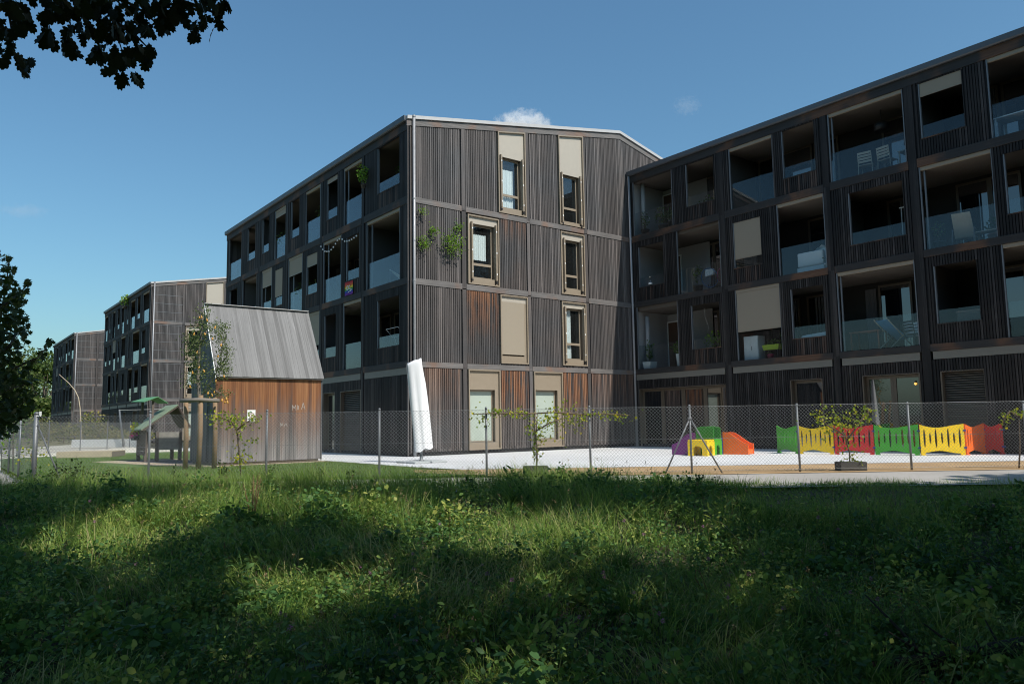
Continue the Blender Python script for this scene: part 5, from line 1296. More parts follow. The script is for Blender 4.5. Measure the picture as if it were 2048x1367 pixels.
parts.append(grass_layer(34000, 8.0, 13.7, .30, .60, .003, .006, .5, 36, .45, .62, .3, .85, .7))
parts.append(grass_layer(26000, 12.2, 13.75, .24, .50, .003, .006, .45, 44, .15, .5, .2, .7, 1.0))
# tussocks
tb = []; 
for k in range(330):
    s, l, x, y = scatter(1, 4.2, 12.6, pw=.75)
    if l[0] > 3.5 and s[0] > 9: continue
    n_ = int(rm_.integers(45, 110)); r = rm_.uniform(.03,.09); a = rm_.uniform(0, 6.283, n_); rr = r*np.sqrt(rm_.random(n_))
    bx, by = x[0]+rr*np.cos(a), y[0]+rr*np.sin(a); H = rm_.uniform(.26,.52)
    tb.append(blades(np.stack([bx, by, ground_z(bx, by)-.01], 1), H*rm_.uniform(.55,1.1,n_), rm_.uniform(.0035,.007,n_), np.clip(rm_.normal(.75,.25,n_),.15,1.2), rm_, np.clip(rm_.normal(rm_.uniform(.25,.7),.1,n_),0,1), a+rm_.normal(size=n_)*.35))
parts += tb
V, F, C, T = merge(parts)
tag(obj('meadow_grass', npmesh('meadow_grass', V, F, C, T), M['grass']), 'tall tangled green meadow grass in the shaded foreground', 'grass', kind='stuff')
# clover and broad leaves close to the ground
def leaf_layer(n, s0, s1, zlo, zhi, size, shape, seed, lo, hi, flat=1.2, pw=.9, t0=.1, t1=.8):
    s, l, x, y = scatter(n, s0, s1, pw=pw); p = vnoise(x, y, 1.1, seed)*.6 + vnoise(x, y, 3.0, seed+1)*.4
    keep = (rm_.random(n) < np.clip((p-lo)/(hi-lo), 0, 1)) & (s < 13.3-.12*np.maximum(l-1, 0)); x, y, p = x[keep], y[keep], p[keep]; k = len(x)
    lk, sk = l[keep], s[keep]; red = np.where((sk > 9.8) & (lk > 1.5), np.clip(1-.30*(lk-1.5), .25, 1), 1)*np.clip((14.2-sk)/2.5, .35, 1)
    z = ground_z(x, y) + (zlo + (zhi-zlo)*rm_.random(k)**1.3*(.4+.9*p))*red
    return leaf_cloud(np.stack([x,y,z],1), rm_.uniform(size[0], size[1], k), shape, rm_, flat=flat, tint=np.clip(rm_.normal(t0+(t1-t0)*p,.17),0,1), fold=.25)
SIX = np.array([(0,0),(.34,.3),(.36,.7),(0,1),(-.36,.7),(-.34,.3)])
P2 = [leaf_layer(70000, 3.4, 13.2, .03, .26, (.018,.040), SIX, 50, .2, .55, .8), leaf_layer(26000, 3.4, 13.2, .10, .34, (.02,.045), SIX*np.array([.6,1]), 54, .5, .7, .4, .9, .3, .95), leaf_layer(16000, 3.4, 10.5, .02, .26, (.035,.075), OVAL*np.array([.8,1]), 60, .42, .65, .7), leaf_layer(2000, 3.4, 11.0, .03, .20, (.08,.15), OVAL*np.array([.5,1]), 70, .5, .66, .4)]
def mounds(n):
    out = []
    s, l, x, y = scatter(n, 3.9, 13.0, pw=.85)
    for k in range(n):
        if l[k] > 3 and s[k] > 10.5: continue
        big_ = rm_.random() < .4; r, h = (rm_.uniform(.20,.42), rm_.uniform(.26,.50)) if big_ else (rm_.uniform(.10,.26), rm_.uniform(.14,.34)); m_ = int(rm_.integers(50,120)*(2.4 if big_ else 1)); sz = rm_.choice([.03,.042,.055,.075])
        d = rm_.normal(size=(m_,3)); d /= np.linalg.norm(d, axis=1)[:,None]; d[:,2] = np.abs(d[:,2]); q = d*(.55+.45*rm_.random((m_,1)))*np.array([r,r,h]) + np.array([x[k], y[k], float(ground_z(x[k], y[k]))])
        out.append(leaf_cloud(q, rm_.uniform(sz*.6, sz*1.2, m_), [SIX, SIX*np.array([.55,1.3]), OVAL][int(rm_.integers(3))], rm_, flat=.6, tint=np.clip(rm_.normal(rm_.uniform(.05,.9), .14, m_), 0, 1), fold=.3))
    return out
P2 += mounds(760)
V, F, C, T = merge(P2)
tag(obj('clover_cover', npmesh('clover_cover', V, F, C, T), M['clover']), 'low clover and broad weed leaves under the meadow grass', 'ground cover', kind='stuff')
s, l, x, y = scatter(9000, 3.3, 11.5, pw=1.1); n_ = len(x)
V, F, C, T = blades(np.stack([x, y, ground_z(x, y)+.01], 1), rm_.uniform(.10,.30,n_), rm_.uniform(.002,.006,n_), rm_.uniform(1.0,2.2,n_), rm_, rm_.random(n_))
tag(obj('dry_litter', npmesh('dry_litter', V, F, C, T), M['dry_stem']), 'dry straw and dead stalks lying in the meadow', 'litter', kind='stuff')
s, l, x, y = scatter(620, 4.0, 13.3, pw=.8); n_ = len(x); ok = ~((l > 3) & (s > 10)); s, l, x, y = s[ok], l[ok], x[ok], y[ok]; n_ = len(x)
hh = rm_.uniform(.3,.62,n_); stk = blades(np.stack([x, y, ground_z(x, y)-.01], 1), hh, rm_.uniform(.002,.0035,n_), rm_.uniform(.05,.35,n_), rm_, rm_.random(n_), az=np.zeros(n_)+rm_.uniform(0,6.28,n_))
tips = stk[0].reshape(n_,7,3); hv = []
for f in np.linspace(.0,1,16): hv.append(tips[:,6]*(1-f*.28) + tips[:,4]*(f*.28) + rm_.normal(size=(n_,3))*np.array([.006,.006,.004]))
hv = np.concatenate(hv); stk2 = leaf_cloud(hv, rm_.uniform(.010,.02,len(hv)), DIAM, rm_, flat=.1)
V, F, C, T = merge([stk, stk2])
tag(obj('seed_stalks', npmesh('seed_stalks', V, F, C, T), M['dry_stem']), 'thin dry grass stalks with seed heads above the meadow', 'grass', kind='stuff')
# mown lawn behind the fence
rl = np.random.default_rng(5)
n_ = 90000; x = rl.uniform(-11.0,-2.9,n_); y = rl.uniform(-8.6,12,n_); s = (x-CAM[0])*FH[0]+(y-CAM[1])*FH[1]; l = (x-CAM[0])*RH[0]+(y-CAM[1])*RH[1]
ok = (s > 15.3) & (rl.random(n_) < np.clip(17.5/s, 0, 1)**3) & ~((x > -6.35) & (y > -.5) & (y < 4)) & ~((x > -8.2) & (y > 1) & (y < 6.5)) & (l < -.7)
x, y = x[ok], y[ok]; n_ = len(x)
V, F, C, T = blades(np.stack([x,y,np.full(n_,-.012)],1), rl.uniform(.03,.085,n_), rl.uniform(.004,.009,n_), rl.uniform(.2,.9,n_), rl, rl.random(n_))
tag(obj('lawn_grass', npmesh('lawn_grass', V, F, C, T), M['lawn_grass']), 'short mown lawn grass behind the fence', 'grass', kind='stuff')

# ------------------------------------------------------------------ single plants one can tell apart in the meadow
def on_meadow(px, py):
    z = -.3
    for _ in range(12):
        d = _fw + (px-1024)/1531.54*_r - (py-683.5)/1531.54*_u; t = (z-CAM[2])/d[2]; p = CAM+t*d; z = float(ground_z(p[0], p[1]))
    return p
M['clover_bloom'] = plain('clover_bloom', (.34,.15,.26), 0.8, var=0.4, scale=40); M['green_stem'] = plain('green_stem', (.07,.10,.03), 0.7, var=.3); M['rust_stem'] = plain('rust_stem', (.16,.085,.04), 0.85, var=.3)
stm = MB().tube([(0,0,0),(.01,.005,.5),(.0,.0,1.0)], [.0028,.0024,.002], 5).mesh('stem'); stm.materials.append(M['green_stem'])
hd = MB()
rgc = np.random.default_rng(2); hc = blob(38, (0,0,0), (.012,.012,.012), rgc, .6)
v_, f_, c_, t_ = leaf_cloud(hc, .009, DIAM, rgc, flat=.2); hdm = npmesh('flower_head', v_, f_, c_, t_); hdm.materials.append(M['clover_bloom'])
spots = [(720,1150),(740,1160),(826,1128),(965,1145),(975,1162),(828,1150),(1208,1165),(1210,1170),(1025,1180),(792,1257),(880,1050),(960,1085),(1250,1045),(1545,1010),(1560,1005),(1640,1040),(1680,1070),(1525,1065),(1530,1120),(1420,1135),(1408,1055),(1500,1170),(1460,1228),(1905,1085),(1800,1105),(1840,1102),(1980,1138),(2026,1104),(1760,1225),(1950,1198),(1985,1195),(1705,1203),(1655,1295),(1460,1195),(1290,1080),(1160,1270),(1320,1250),(1330,1290),(950,1315),(830,1310),(600,1010),(505,1000),(178,1000),(188,1048),(270,1138),(580,1290),(560,1255),(570,1250),(1900,1000),(1873,1020),(1700,1010),(1990,1010),(1590,1200),(1745,1180),(1570,1240),(1270,1210),(1100,1215),(1020,1100)]
for k, (px, py) in enumerate(spots):
    h = random.uniform(.20,.34); p = on_meadow(px, py+min(60, 1531*h/8)*.9)
    t = thing('clover_flower', 'pink clover flower head on a thin stem in the meadow', 'flower', tuple(p), random.uniform(0,6.28), 'pink clover flowers in the meadow')
    o = obj('stem', stm, None, t); o.scale = (1,1,h); o2 = obj('flower_head', hdm, None, t, (0,0,h)); sc = random.uniform(.9,1.5); o2.scale = (sc,)*3
def weed(name, label, p, h, n, spread, m, leaf, seed, group=None, cat='weed', stem_m='green_stem', shape=DIAM):
    rg = np.random.default_rng(seed); t = thing(name, label, cat, tuple(p), 0, group); cen = []
    for k in range(n):
        a = rg.uniform(0, 6.28); dx, dy = spread*math.cos(a)*rg.random(), spread*math.sin(a)*rg.random(); hh = h*rg.uniform(.6,1)
        P_ = [(dx*.2,dy*.2,0),(dx*.6,dy*.6,hh*.5),(dx,dy,hh)]
        obj('stem', MB().tube(P_, [.005,.004,.002], 5), M[stem_m], t)
        for q in np.linspace(.25, 1, 10): cen.append(np.array(P_[1])*(2-2*q)*(q < 1)*.0 + np.array([dx*q, dy*q, hh*q]) + rg.normal(size=3)*np.array([.02,.02,.012]))
    foliage('leaves', np.array(cen), rg.uniform(leaf*.6, leaf*1.2, len(cen)), shape, m, t, rg, flat=.2); return t
for k, (px, py, h) in enumerate(((112,985,.62),(128,988,.55),(100,992,.48),(150,985,.5),(175,980,.45),(140,990,.66),(210,985,.4),(350,975,.42),(440,972,.5),(452,975,.45),(545,978,.48),(640,975,.35),(700,982,.42),(1080,985,.34),(1330,980,.34),(1400,985,.30))):
    weed('tall_weed', 'tall dark weed sprouting at the meadow crest before the fence', on_meadow(px, py), h, 4, .12, M['leaf_maple'], .07, 300+k, 'tall weeds at the meadow crest')
for k, (px, py, h, lb) in enumerate(((505,1060,.75,'large dark dock plant with rusty seed stalks left of centre'), (1415,1225,.35,'looped dry stalk standing in the shaded meadow'), (88,1165,.55,'arching dark stalk at the left of the meadow'), (448,1150,.28,'thin pale plantain stalk in the left meadow'))):
    p = on_meadow(px, py); t = thing('dock_plant' if k == 0 else 'dry_stalk', lb, 'plant', tuple(p)); rg = np.random.default_rng(400+k)
    if k == 0:
        for q in range(5):
            a = rg.uniform(0,6.28); e = np.array([.16*math.cos(a), .16*math.sin(a), h*rg.uniform(.7,1)])
            obj('stalk', MB().tube([(0,0,0), tuple(e*.5+np.array([0,0,.05])), tuple(e)], [.007,.006,.003], 6), M['rust_stem'], t)
            cs = e*rg.uniform(.55,1.02,(90,1)) + rg.normal(size=(90,3))*np.array([.012,.012,.01]); foliage('seed_spike', cs, .016, DIAM, M['dry_stem'], t, rg)
        foliage('leaves', blob(46,(0,0,.16),(.26,.26,.16),rg,.2), .20, OVAL*np.array([.5,1]), M['clover'], t, rg, flat=.5)
    else:
        pts = {1: [(0,0,0),(.0,.01,h*.55),(-.05,.0,h*.95),(-.085,.0,h*.98),(-.09,0,h*.8),(-.03,0,h*.5)], 2: [(0,0,0),(.01,0,h*.6),(.06,0,h*.95),(.13,0,h*.98),(.17,0,h*.72)], 3: [(0,0,0),(.01,0,h*.6),(.0,0,h)]}[k]
        pts = [(q[0]*RH[0], q[0]*RH[1], q[2]) for q in pts]; obj('stalk', MB().tube(pts, .004, 6), M['rust_stem'] if k != 2 else M['green_stem'], t, smooth_=True)
        if k == 3: obj('head', MB().tube([(0,0,h),(0,0,h+.05)], [.006,.003], 6), M['rust_stem'], t)
p = on_meadow(1062, 1358); t = thing('pale_rosette', 'pale yellow-green spiky rosette at the bottom centre', 'plant', tuple(p)); rg = np.random.default_rng(9); n_ = 34
az = rg.uniform(0,6.283,n_); V, F, C, T = blades(np.zeros((n_,3)), rg.uniform(.14,.27,n_), rg.uniform(.016,.028,n_), rg.uniform(.25,.95,n_), rg, rg.random(n_), az)
M['pale_leaf'] = leaf_mat('pale_rosette_leaves', [(0,(.22,.27,.10)),(.6,(.38,.38,.14)),(1,(.50,.44,.16))], .3)
obj('leaves', npmesh('leaves', V, F, C, T), M['pale_leaf'], t)
M['dark_bark'] = plain('dark_rotten_bark', (.028,.022,.017), .95, var=.5, scale=16, bump=.6)
# brushwood in the dark lower right corner
p = on_meadow(2010, 1345); t = thing('dead_branch', 'dark fallen branch lying in the lower right corner', 'branch', tuple(p)); rg = np.random.default_rng(10)
R3 = np.array([RH[0], RH[1], 0]); F3 = np.array([FH[0], FH[1], 0]); U3 = np.array([0,0,1.0])
obj('bough', MB().tube([tuple(-.9*R3+.05*U3), tuple(-.3*R3+.10*U3), tuple(.4*R3+.16*U3+.1*F3), tuple(1.2*R3+.2*U3)], [.03,.055,.07,.08], 9), M['dark_bark'], t, smooth_=True)
for k in range(9):
    a = rg.uniform(-.7,.8); s0 = a*R3+.12*U3; e = s0+rg.uniform(-.35,.1)*R3+rg.uniform(-.2,.35)*F3+rg.uniform(.06,.34)*U3
    obj('twig', MB().tube([tuple(s0), tuple((s0+e)/2+rg.normal(size=3)*.03), tuple(e)], [.016,.010,.004], 6), M['dark_bark'], t, smooth_=True)
# ------------------------------------------------------------------ life on the loggias
def chair(label, loc, rz, mk, arms=False, group=None):
    m = M[mk]; t = thing('balcony_chair', label, 'chair', loc, rz, group)
    for x in (-.21,.21):
        obj('leg', MB().tube([(x,-.20,0),(x,-.19,.44)], .013, 6), m, t); obj('leg', MB().tube([(x,.24,0),(x,.20,.44),(x*.95,.26,.86)], .013, 6), m, t)
        if arms: obj('armrest', MB().box(x-.025,x+.025,-.2,.22,.62,.645), m, t)
    for i in range(5): obj('seat_slat', MB().box(-.22,.22,-.20+i*.084,-.20+i*.084+.07,.44,.46), m, t)
    for i in range(4): obj('back_slat', MB().box(-.20,.20,.205+i*.016,.225+i*.016,.52+i*.09,.585+i*.09), m, t)
    return t
def table(label, loc, rz, mk, w=.9, d=.6, h=.72):
    m = M[mk]; t = thing('balcony_table', label, 'table', loc, rz)
    for i in range(5): obj('top_slat', MB().box(-w/2,w/2,-d/2+i*d/5,-d/2+(i+1)*d/5-.012,h-.03,h), m, t)
    for x in (-w/2+.05,w/2-.05):
        for y in (-d/2+.05,d/2-.05): obj('leg', MB().box(x-.02,x+.02,y-.02,y+.02,0,h-.031), m, t)
    return t
def potted(label, loc, mk, pr, phh, fr, fh, n=150, leaf=.07, seed=1, leafm='leaf_pot', square=False, blooms=None):
    t = thing('potted_plant', label, 'plant', loc); rg = np.random.default_rng(seed)
    if square: obj('pot', MB().hexa([(-pr*.8,-pr*.8,0),(pr*.8,-pr*.8,0),(pr*.8,pr*.8,0),(-pr*.8,pr*.8,0),(-pr,-pr,phh),(pr,-pr,phh),(pr,pr,phh),(-pr,pr,phh)]), M[mk], t)
    else: obj('pot', MB().lathe([(pr*.7,0),(pr*.95,phh*.9),(pr,phh*.9),(pr,phh)], (0,0,0), 14), M[mk], t, smooth_=True)
    sm = MB()
    for k in range(4):
        e = rg.normal(size=3)*fr*.3; sm.tube([(0,0,phh-.03),(e[0]*.5,e[1]*.5,phh+fh*.3),(e[0],e[1],phh+fh*.75)], [.010,.008,.004], 5)
    obj('stem', sm, M['stem'], t)
    foliage('foliage', blob(n, (0,0,phh+fh*.55), (fr,fr,fh*.5), rg, .15), rg.uniform(leaf*.6,leaf*1.2,n), OVAL, M[leafm], t, rg)
    if blooms: foliage('blooms', blob(14, (0,0,phh+fh*.6), (fr,fr,fh*.5), rg, .8), .05, OVAL, M[blooms], t, rg)
    return t
M['terracotta'] = plain('terracotta', (.32,.12,.06), .8); M['beige_cloth'] = plain('beige_cloth', (.50,.42,.32), .85); M['blue_cloth'] = plain('blue_cloth', (.05,.18,.36), .8)
M['white_cloth'] = plain('white_cloth', (.78,.77,.74), .85, var=.08, scale=20); M['lime'] = plain('lime_plastic', (.38,.50,.03), .4); M['pinkpot'] = plain('pink_pot', (.42,.06,.14), .5)
M['teak'] = plain('pale_teak', (.42,.36,.27), .7, var=.2); M['white_bloom'] = plain('white_bloom', (.8,.8,.75), .8); M['bulb'] = plain('frosted_bulb', (.85,.84,.80), .3); M['sail'] = plain('sail_cloth', (.50,.46,.38), .8)
F3_, F2_, F1_ = 8.69, 5.90, 3.10
X0 = LW
# top floor of the wing
chair('pale slatted chair on the top loggia, left of the pair', (X0+.55,-10.05,F3_), 1.75, 'teak'); chair('pale slatted chair on the top loggia, right of the pair', (X0+.55,-10.72,F3_), 1.45, 'teak')
table('small pale table right of the slatted chairs on the top loggia', (X0+1.0,-11.25,F3_), 0, 'teak', .6, .6, .7)
table('white table on the top loggia at the right photo edge', (X0+.65,-14.35,F3_), 1.57, 'white_paint', 1.0, .7, .72); chair('white wire chair beside the white table at the right photo edge', (X0+.75,-15.05,F3_), .4, 'white_paint', True)
potted('bushy plant in a dark tub on the top corner loggia', (X0+.75,-1.30,F3_), 'planter', .28, .42, .42, .75, 220, .10, 1); potted('slim white-flowering plant beside the top corner column', (X0+.30,-.62,F3_), 'planter', .18, .30, .2, .75, 90, .07, 2, blooms='white_bloom')
potted('low plant in a round tub right of the bushy top loggia plant', (X0+.45,-2.02,F3_), 'planter', .26, .40, .26, .35, 80, .07, 3)
potted('dense plant seen through the second top opening of the wing', (X0+.55,-3.75,F3_), 'terracotta', .25, .40, .48, .55, 230, .09, 4); potted('round green plant in the fourth top opening of the wing', (X0+.9,-7.85,F3_), 'terracotta', .2, .35, .3, .6, 120, .08, 5)
hp = thing('heat_lamp', 'dark hanging heater lamp under the top loggia ceiling', 'lamp', (X0+1.05,-10.35,10.35)); obj('shade', MB().lathe([(.05,.30),(.22,.24),(.24,.0),(.20,0)], (0,0,0), 14), M['black'], hp, smooth_=True); obj('cord', MB().tube([(0,0,.29),(0,0,.70)], .012, 6), M['black'], hp)
# middle floor
vz = thing('flower_vase', 'pale blue vase with one cream flower on the middle corner sill', 'vase', (X0+.02,-1.05,6.53)); obj('vase', MB().lathe([(.05,0),(.085,.06),(.07,.14),(.03,.19),(.04,.22)], (0,0,0), 14), M['window_glass'], vz, smooth_=True); obj('label_band', MB().lathe([(.086,.05),(.087,.11)], (0,0,0), 14), M['white_paint'], vz); obj('stem', MB().tube([(0,0,.1),(.02,.03,.33)], .005, 5), M['green_stem'], vz); obj('flower', MB().lathe([(.01,0),(.05,.03),(.04,.06),(.01,.07)], (.02,.03,.32), 10), M['teak'], vz, smooth_=True)
def round_chair(label, loc, rz, mk):
    t = thing('round_chair', label, 'chair', loc, rz); m = M[mk]
    hoop = [(.38*math.cos(a), .12+.10*math.sin(a), .62+.36*math.sin(a)) for a in np.linspace(0, 2*math.pi, 21)]; obj('hoop', MB().tube(hoop, .014, 6), m, t)
    for k in range(15):
        a = 2*math.pi*k/15; obj('cord', MB().tube([(.38*math.cos(a), .12+.10*math.sin(a), .62+.36*math.sin(a)), (.10*math.cos(a), .05, .40+.05*math.sin(a))], .004, 4), m, t)
    for x, y in ((-.25,-.2),(.25,-.2),(0,.3)): obj('leg', MB().tube([(x,y,0),(x*.5,.05,.38)], .012, 6), M['black'], t)
    return t
round_chair('blue round cord chair on the middle wing loggia', (X0+.75,-3.55,F2_), 1.6, 'blue_cloth'); round_chair('pink round cord chair right of the blue one on the wing loggia', (X0+.85,-4.25,F2_), 1.9, 'pinkpot')
cs = thing('draped_cloth', 'white cloth thrown over the blue round chair', 'cloth', (X0+.72,-3.5,F2_+.86)); obj('cloth', MB().hexa([(-.06,-.22,-.12),(.04,-.22,-.12),(.04,.2,-.16),(-.06,.2,-.16),(-.03,-.2,.10),(.03,-.2,.10),(.03,.18,.12),(-.03,.18,.12)]), M['white_cloth'], cs)
potted('tall reed-like plant left of the blue round chair', (X0+.6,-3.0,F2_), 'planter', .2, .4, .22, .8, 90, .10, 6)
sf = thing('balcony_sofa', 'pale balcony sofa with blue seat cushion on the middle floor', 'sofa', (X0+.75,-7.95,F2_), 1.57)
obj('base', MB().box(-.5,.5,-.35,.35,.02,.28), M['white_paint'], sf); bevel(obj('seat_cushion', MB().box(-.46,.46,-.33,.2,.281,.42), M['blue_cloth'], sf), .04, 3); bevel(obj('back_cushion', MB().box(-.48,.48,.205,.36,.30,.80), M['white_cloth'], sf), .05, 3)
for x in (-.5,.44): obj('arm', MB().box(x,x+.06,-.35,.2,.282,.58), M['white_paint'], sf)
ct = thing('patterned_throw', 'white patterned throw hanging over the right side of the balcony sofa', 'throw', (X0+.55,-8.3,F2_+.55))
cm = MB()
for i in range(9):
    for j in range(7):
        u, v = i/8-.5, j/6; cm.v.append((.12*math.sin(j*.6)+.02*math.sin(i*1.7), u*.62, .42*math.cos(u*2.4)*1.0-.42+.42-.34*v*v+.03*math.sin(i*2.1+j)))
cm.f = [(i*7+j, (i+1)*7+j, (i+1)*7+j+1, i*7+j+1) for i in range(8) for j in range(6)]; obj('cloth', cm, M['white_cloth'], ct, smooth_=True)
potted('small white pot with a plant at the right of the sofa loggia', (X0+.35,-8.62,F2_), 'white_paint', .13, .26, .16, .3, 50, .06, 7)
lc = thing('lounge_chair', 'beige reclining lounge chair on the middle loggia at the right', 'chair', (X0+.7,-12.75,F2_), 1.75)
obj('backrest', MB().hexa([(-.26,.05,.34),(.26,.05,.34),(.26,.09,.34),(-.26,.09,.34),(-.24,.42,1.0),(.24,.42,1.0),(.24,.46,1.0),(-.24,.46,1.0)]), M['beige_cloth'], lc); obj('seat', MB().hexa([(-.26,-.55,.40),(.26,-.55,.40),(.26,.05,.33),(-.26,.05,.33),(-.26,-.55,.43),(.26,-.55,.43),(.26,.05,.36),(-.26,.05,.36)]), M['beige_cloth'], lc)
for x in (-.28,.28): obj('frame', MB().tube([(x,-.5,0),(x,-.2,.55),(x,.25,.58),(x,.45,.0)], .014, 6), M['rail'], lc)
table('low pale bench table right of the beige lounge chair', (X0+.7,-13.45,F2_), 1.57, 'teak', .9, .4, .42); potted('leafy plant on the middle right loggia behind the bench table', (X0+1.15,-13.35,F2_), 'terracotta', .18, .4, .26, .5, 110, .08, 8); potted('dark plant at the left end of the middle right loggia', (X0+.6,-12.05,F2_), 'planter', .18, .35, .2, .6, 100, .08, 9)
dr_ = thing('drying_rack', 'white upright drying rack inside the middle wing opening', 'rack', (X0+1.0,-11.0,F2_), 0)
for k in range(4): obj('bar', MB().tube([(0,-.18+k*.12,.02),(0,-.18+k*.12,1.75)], .010, 6), M['white_paint'], dr_)
obj('top_bar', MB().tube([(0,-.24,1.75),(0,.24,1.75)], .018, 6), M['white_paint'], dr_)
# first floor
potted('white square planter with a tall plant on the lower corner loggia', (X0+.30,-.62,F1_), 'white_paint', .21, .34, .2, .9, 90, .09, 10, square=True); potted('tall white planter with a palm at the right of the lower corner loggia', (X0+.35,-2.25,F1_), 'white_paint', .15, .55, .34, .5, 120, .14, 11, square=True); potted('dark bushy plant on a low stand on the lower corner loggia', (X0+.9,-1.75,F1_), 'planter', .24, .62, .38, .45, 170, .13, 12)
potted('light green shrub filling the lower second opening of the wing', (X0+.45,-3.85,F1_), 'terracotta', .3, .42, .52, .85, 380, .07, 13, leafm='leaf_green')
lt = thing('string_lights', 'two strands of small lights hanging in the lower wing opening', 'string lights', (X0+.4,-3.5,5.35))
for k, yo in enumerate((.1,-.7)):
    pts = [(.04*math.sin(i*1.2+k), yo+.03*math.sin(i*.9)-.02*i, -.12*i) for i in range(9)]; obj('cord', MB().tube(pts, .004, 4), M['wire_white'], lt)
cb = thing('white_cabinet', 'white cabinet under the lowered beige blind on the wing', 'cabinet', (X0+.45,-5.55,F1_)); bevel(obj('body', MB().box(-.22,.22,-.30,.30,0,.92), M['white_paint'], cb), .01, 1); obj('door', MB().box(-.232,-.221,-.28,-.01,.06,.88).box(-.232,-.221,.01,.28,.06,.88), M['white_paint'], cb); obj('handle', MB().box(-.245,-.233,-.05,-.03,.4,.55), M['galv'], cb)
lp = thing('lime_planter', 'lime green window planter beside the white cabinet', 'planter', (X0+.30,-6.38,F1_+.36)); obj('tub', MB().hexa([(-.10,-.30,0),(.10,-.30,0),(.10,.30,0),(-.10,.30,0),(-.13,-.33,.18),(.13,-.33,.18),(.13,.33,.18),(-.13,.33,.18)]), M['lime'], lp); rgp = np.random.default_rng(33); foliage('plants', blob(70,(0,0,.26),(.12,.30,.14),rgp,.1), .07, OVAL, M['leaf_pot'], lp, rgp)
obj('stand', MB().box(-.09,.09,-.27,-.23,-.36,-.001).box(-.09,.09,.23,.27,-.36,-.001), M['black'], lp)
potted('pink pot with small plant under the lime planter', (X0+.22,-6.35,F1_), 'pinkpot', .13, .20, .12, .10, 30, .04, 14); potted('dark red pot with leafy plant right of the lime planter', (X0+.4,-6.85,F1_), 'pinkpot', .14, .24, .30, .75, 140, .08, 15)
dk = thing('deck_chair', 'folding deck chair on the large lower loggia', 'chair', (X0+.75,-10.45,F1_), 1.2)
for x in (-.27,.27):
    obj('rail', MB().tube([(x,-.5,.05),(x,.5,1.0)], .018, 6), M['teak'], dk); obj('rail', MB().tube([(x*.9,.4,.05),(x*.9,-.3,.62)], .018, 6), M['teak'], dk)
obj('sling', MB().hexa([(-.25,-.32,.36),(.25,-.32,.36),(.25,.46,.95),(-.25,.46,.95),(-.25,-.32,.37),(.25,-.32,.37),(.25,.46,.96),(-.25,.46,.96)]), M['blue_cloth'], dk)
chair('dark folding chair on the large lower loggia at its right end', (X0+.6,-11.15,F1_), 1.2, 'black'); table('reddish table at the left of the large lower loggia', (X0+.8,-9.6,F1_), 1.57, 'terracotta', 1.0, .6, .70); chair('white folding chair behind the deck chair', (X0+1.2,-10.9,F1_), 1.7, 'white_paint')
cvb = thing('covered_furniture', 'furniture under a pale plastic cover in the lower wing opening', 'cover', (X0+.6,-8.0,F1_)); cvm = MB().hexa([(-.4,-.62,0),(.35,-.62,0),(.35,.6,0),(-.4,.6,0),(-.3,-.5,.80),(.3,-.55,.86),(.28,.45,.78),(-.3,.5,.74)]); bevel(obj('cover', cvm, M['white_cloth'], cvb), .06, 3)
sdb = thing('storage_box', 'pale storage box behind the glass in the lower right opening', 'box', (X0+.5,-12.9,F1_)); bevel(obj('box', MB().box(-.3,.3,-.5,.35,0,.90), M['render_wall'], sdb), .015, 1); obj('lid', MB().box(-.32,.32,-.52,.37,.901,.95), M['concrete_soffit'], sdb)
# shaded long side of the corner building
potted('hanging fern on the top floor post of the shaded side', (-.16,3.05,9.75), 'planter', .10, .14, .24, .75, 240, .08, 16, leafm='leaf_green')
o_ = bpy.data.objects.new('bracket', MB().box(0,.10,-.02,.02,.10,.13).mesh('bracket')); COL.objects.link(o_); o_.parent = bpy.data.objects['hanging_fern'] if 'hanging_fern' in bpy.data.objects else [o for o in bpy.data.objects if o.get('label','').startswith('hanging fern')][0]; o_.data.materials.append(M['black'])
for k, (y, fz, xx, s, fh, n_, lb) in enumerate(((7.9,F3_,.55,.45,1.5,260,'tall plant behind the glass in the third large top opening'), (1.2,F3_,.4,.25,1.3,120,'thin climbing plant at the right of the nearest top opening'), (12.0,F3_,.35,.45,1.2,200,'trailing plant over the glass below the short top blind'), (9.7,F2_,.4,.45,1.2,260,'leafy plant behind the glass under the long beige blind'), (13.3,F2_,.4,.35,1.0,130,'plant behind the glass of the far blind opening'), (8.0,F2_,.35,.3,1.0,110,'plant in the punched opening with the half blind'), (14.5,F3_,.35,.35,1.15,110,'plant at the far top punched opening'))):
    potted(lb, (xx, y, fz), 'terracotta', .17, .32, s, fh, n_, .085, 50+k)
fl_ = thing('rainbow_flag', 'small rainbow flag with a white emblem hung below an opening', 'flag', (-.075, 4.40, 6.22))
cl_f = [(.45,.02,.03),(.62,.10,.02),(.70,.48,.03),(.04,.28,.06),(.02,.05,.36),(.14,.02,.26)]
for k in range(6):
    mb = MB()
    for q in range(8):
        ya, yb = -.36+.09*q, -.36+.09*(q+1); wv = lambda y: -.008*math.sin(y*14)
        mb.hexa([(wv(ya),ya,.25-.085*(k+1)),(wv(yb),yb,.25-.085*(k+1)),(wv(yb)+.004,yb,.25-.085*(k+1)),(wv(ya)+.004,ya,.25-.085*(k+1)),(wv(ya),ya,.25-.085*k-.0005),(wv(yb),yb,.25-.085*k-.0005),(wv(yb)+.004,yb,.25-.085*k-.0005),(wv(ya)+.004,ya,.25-.085*k-.0005)])
    obj('stripe', mb, plain('flag_stripe_%d' % k, cl_f[k], .8), fl_)
em = MB()
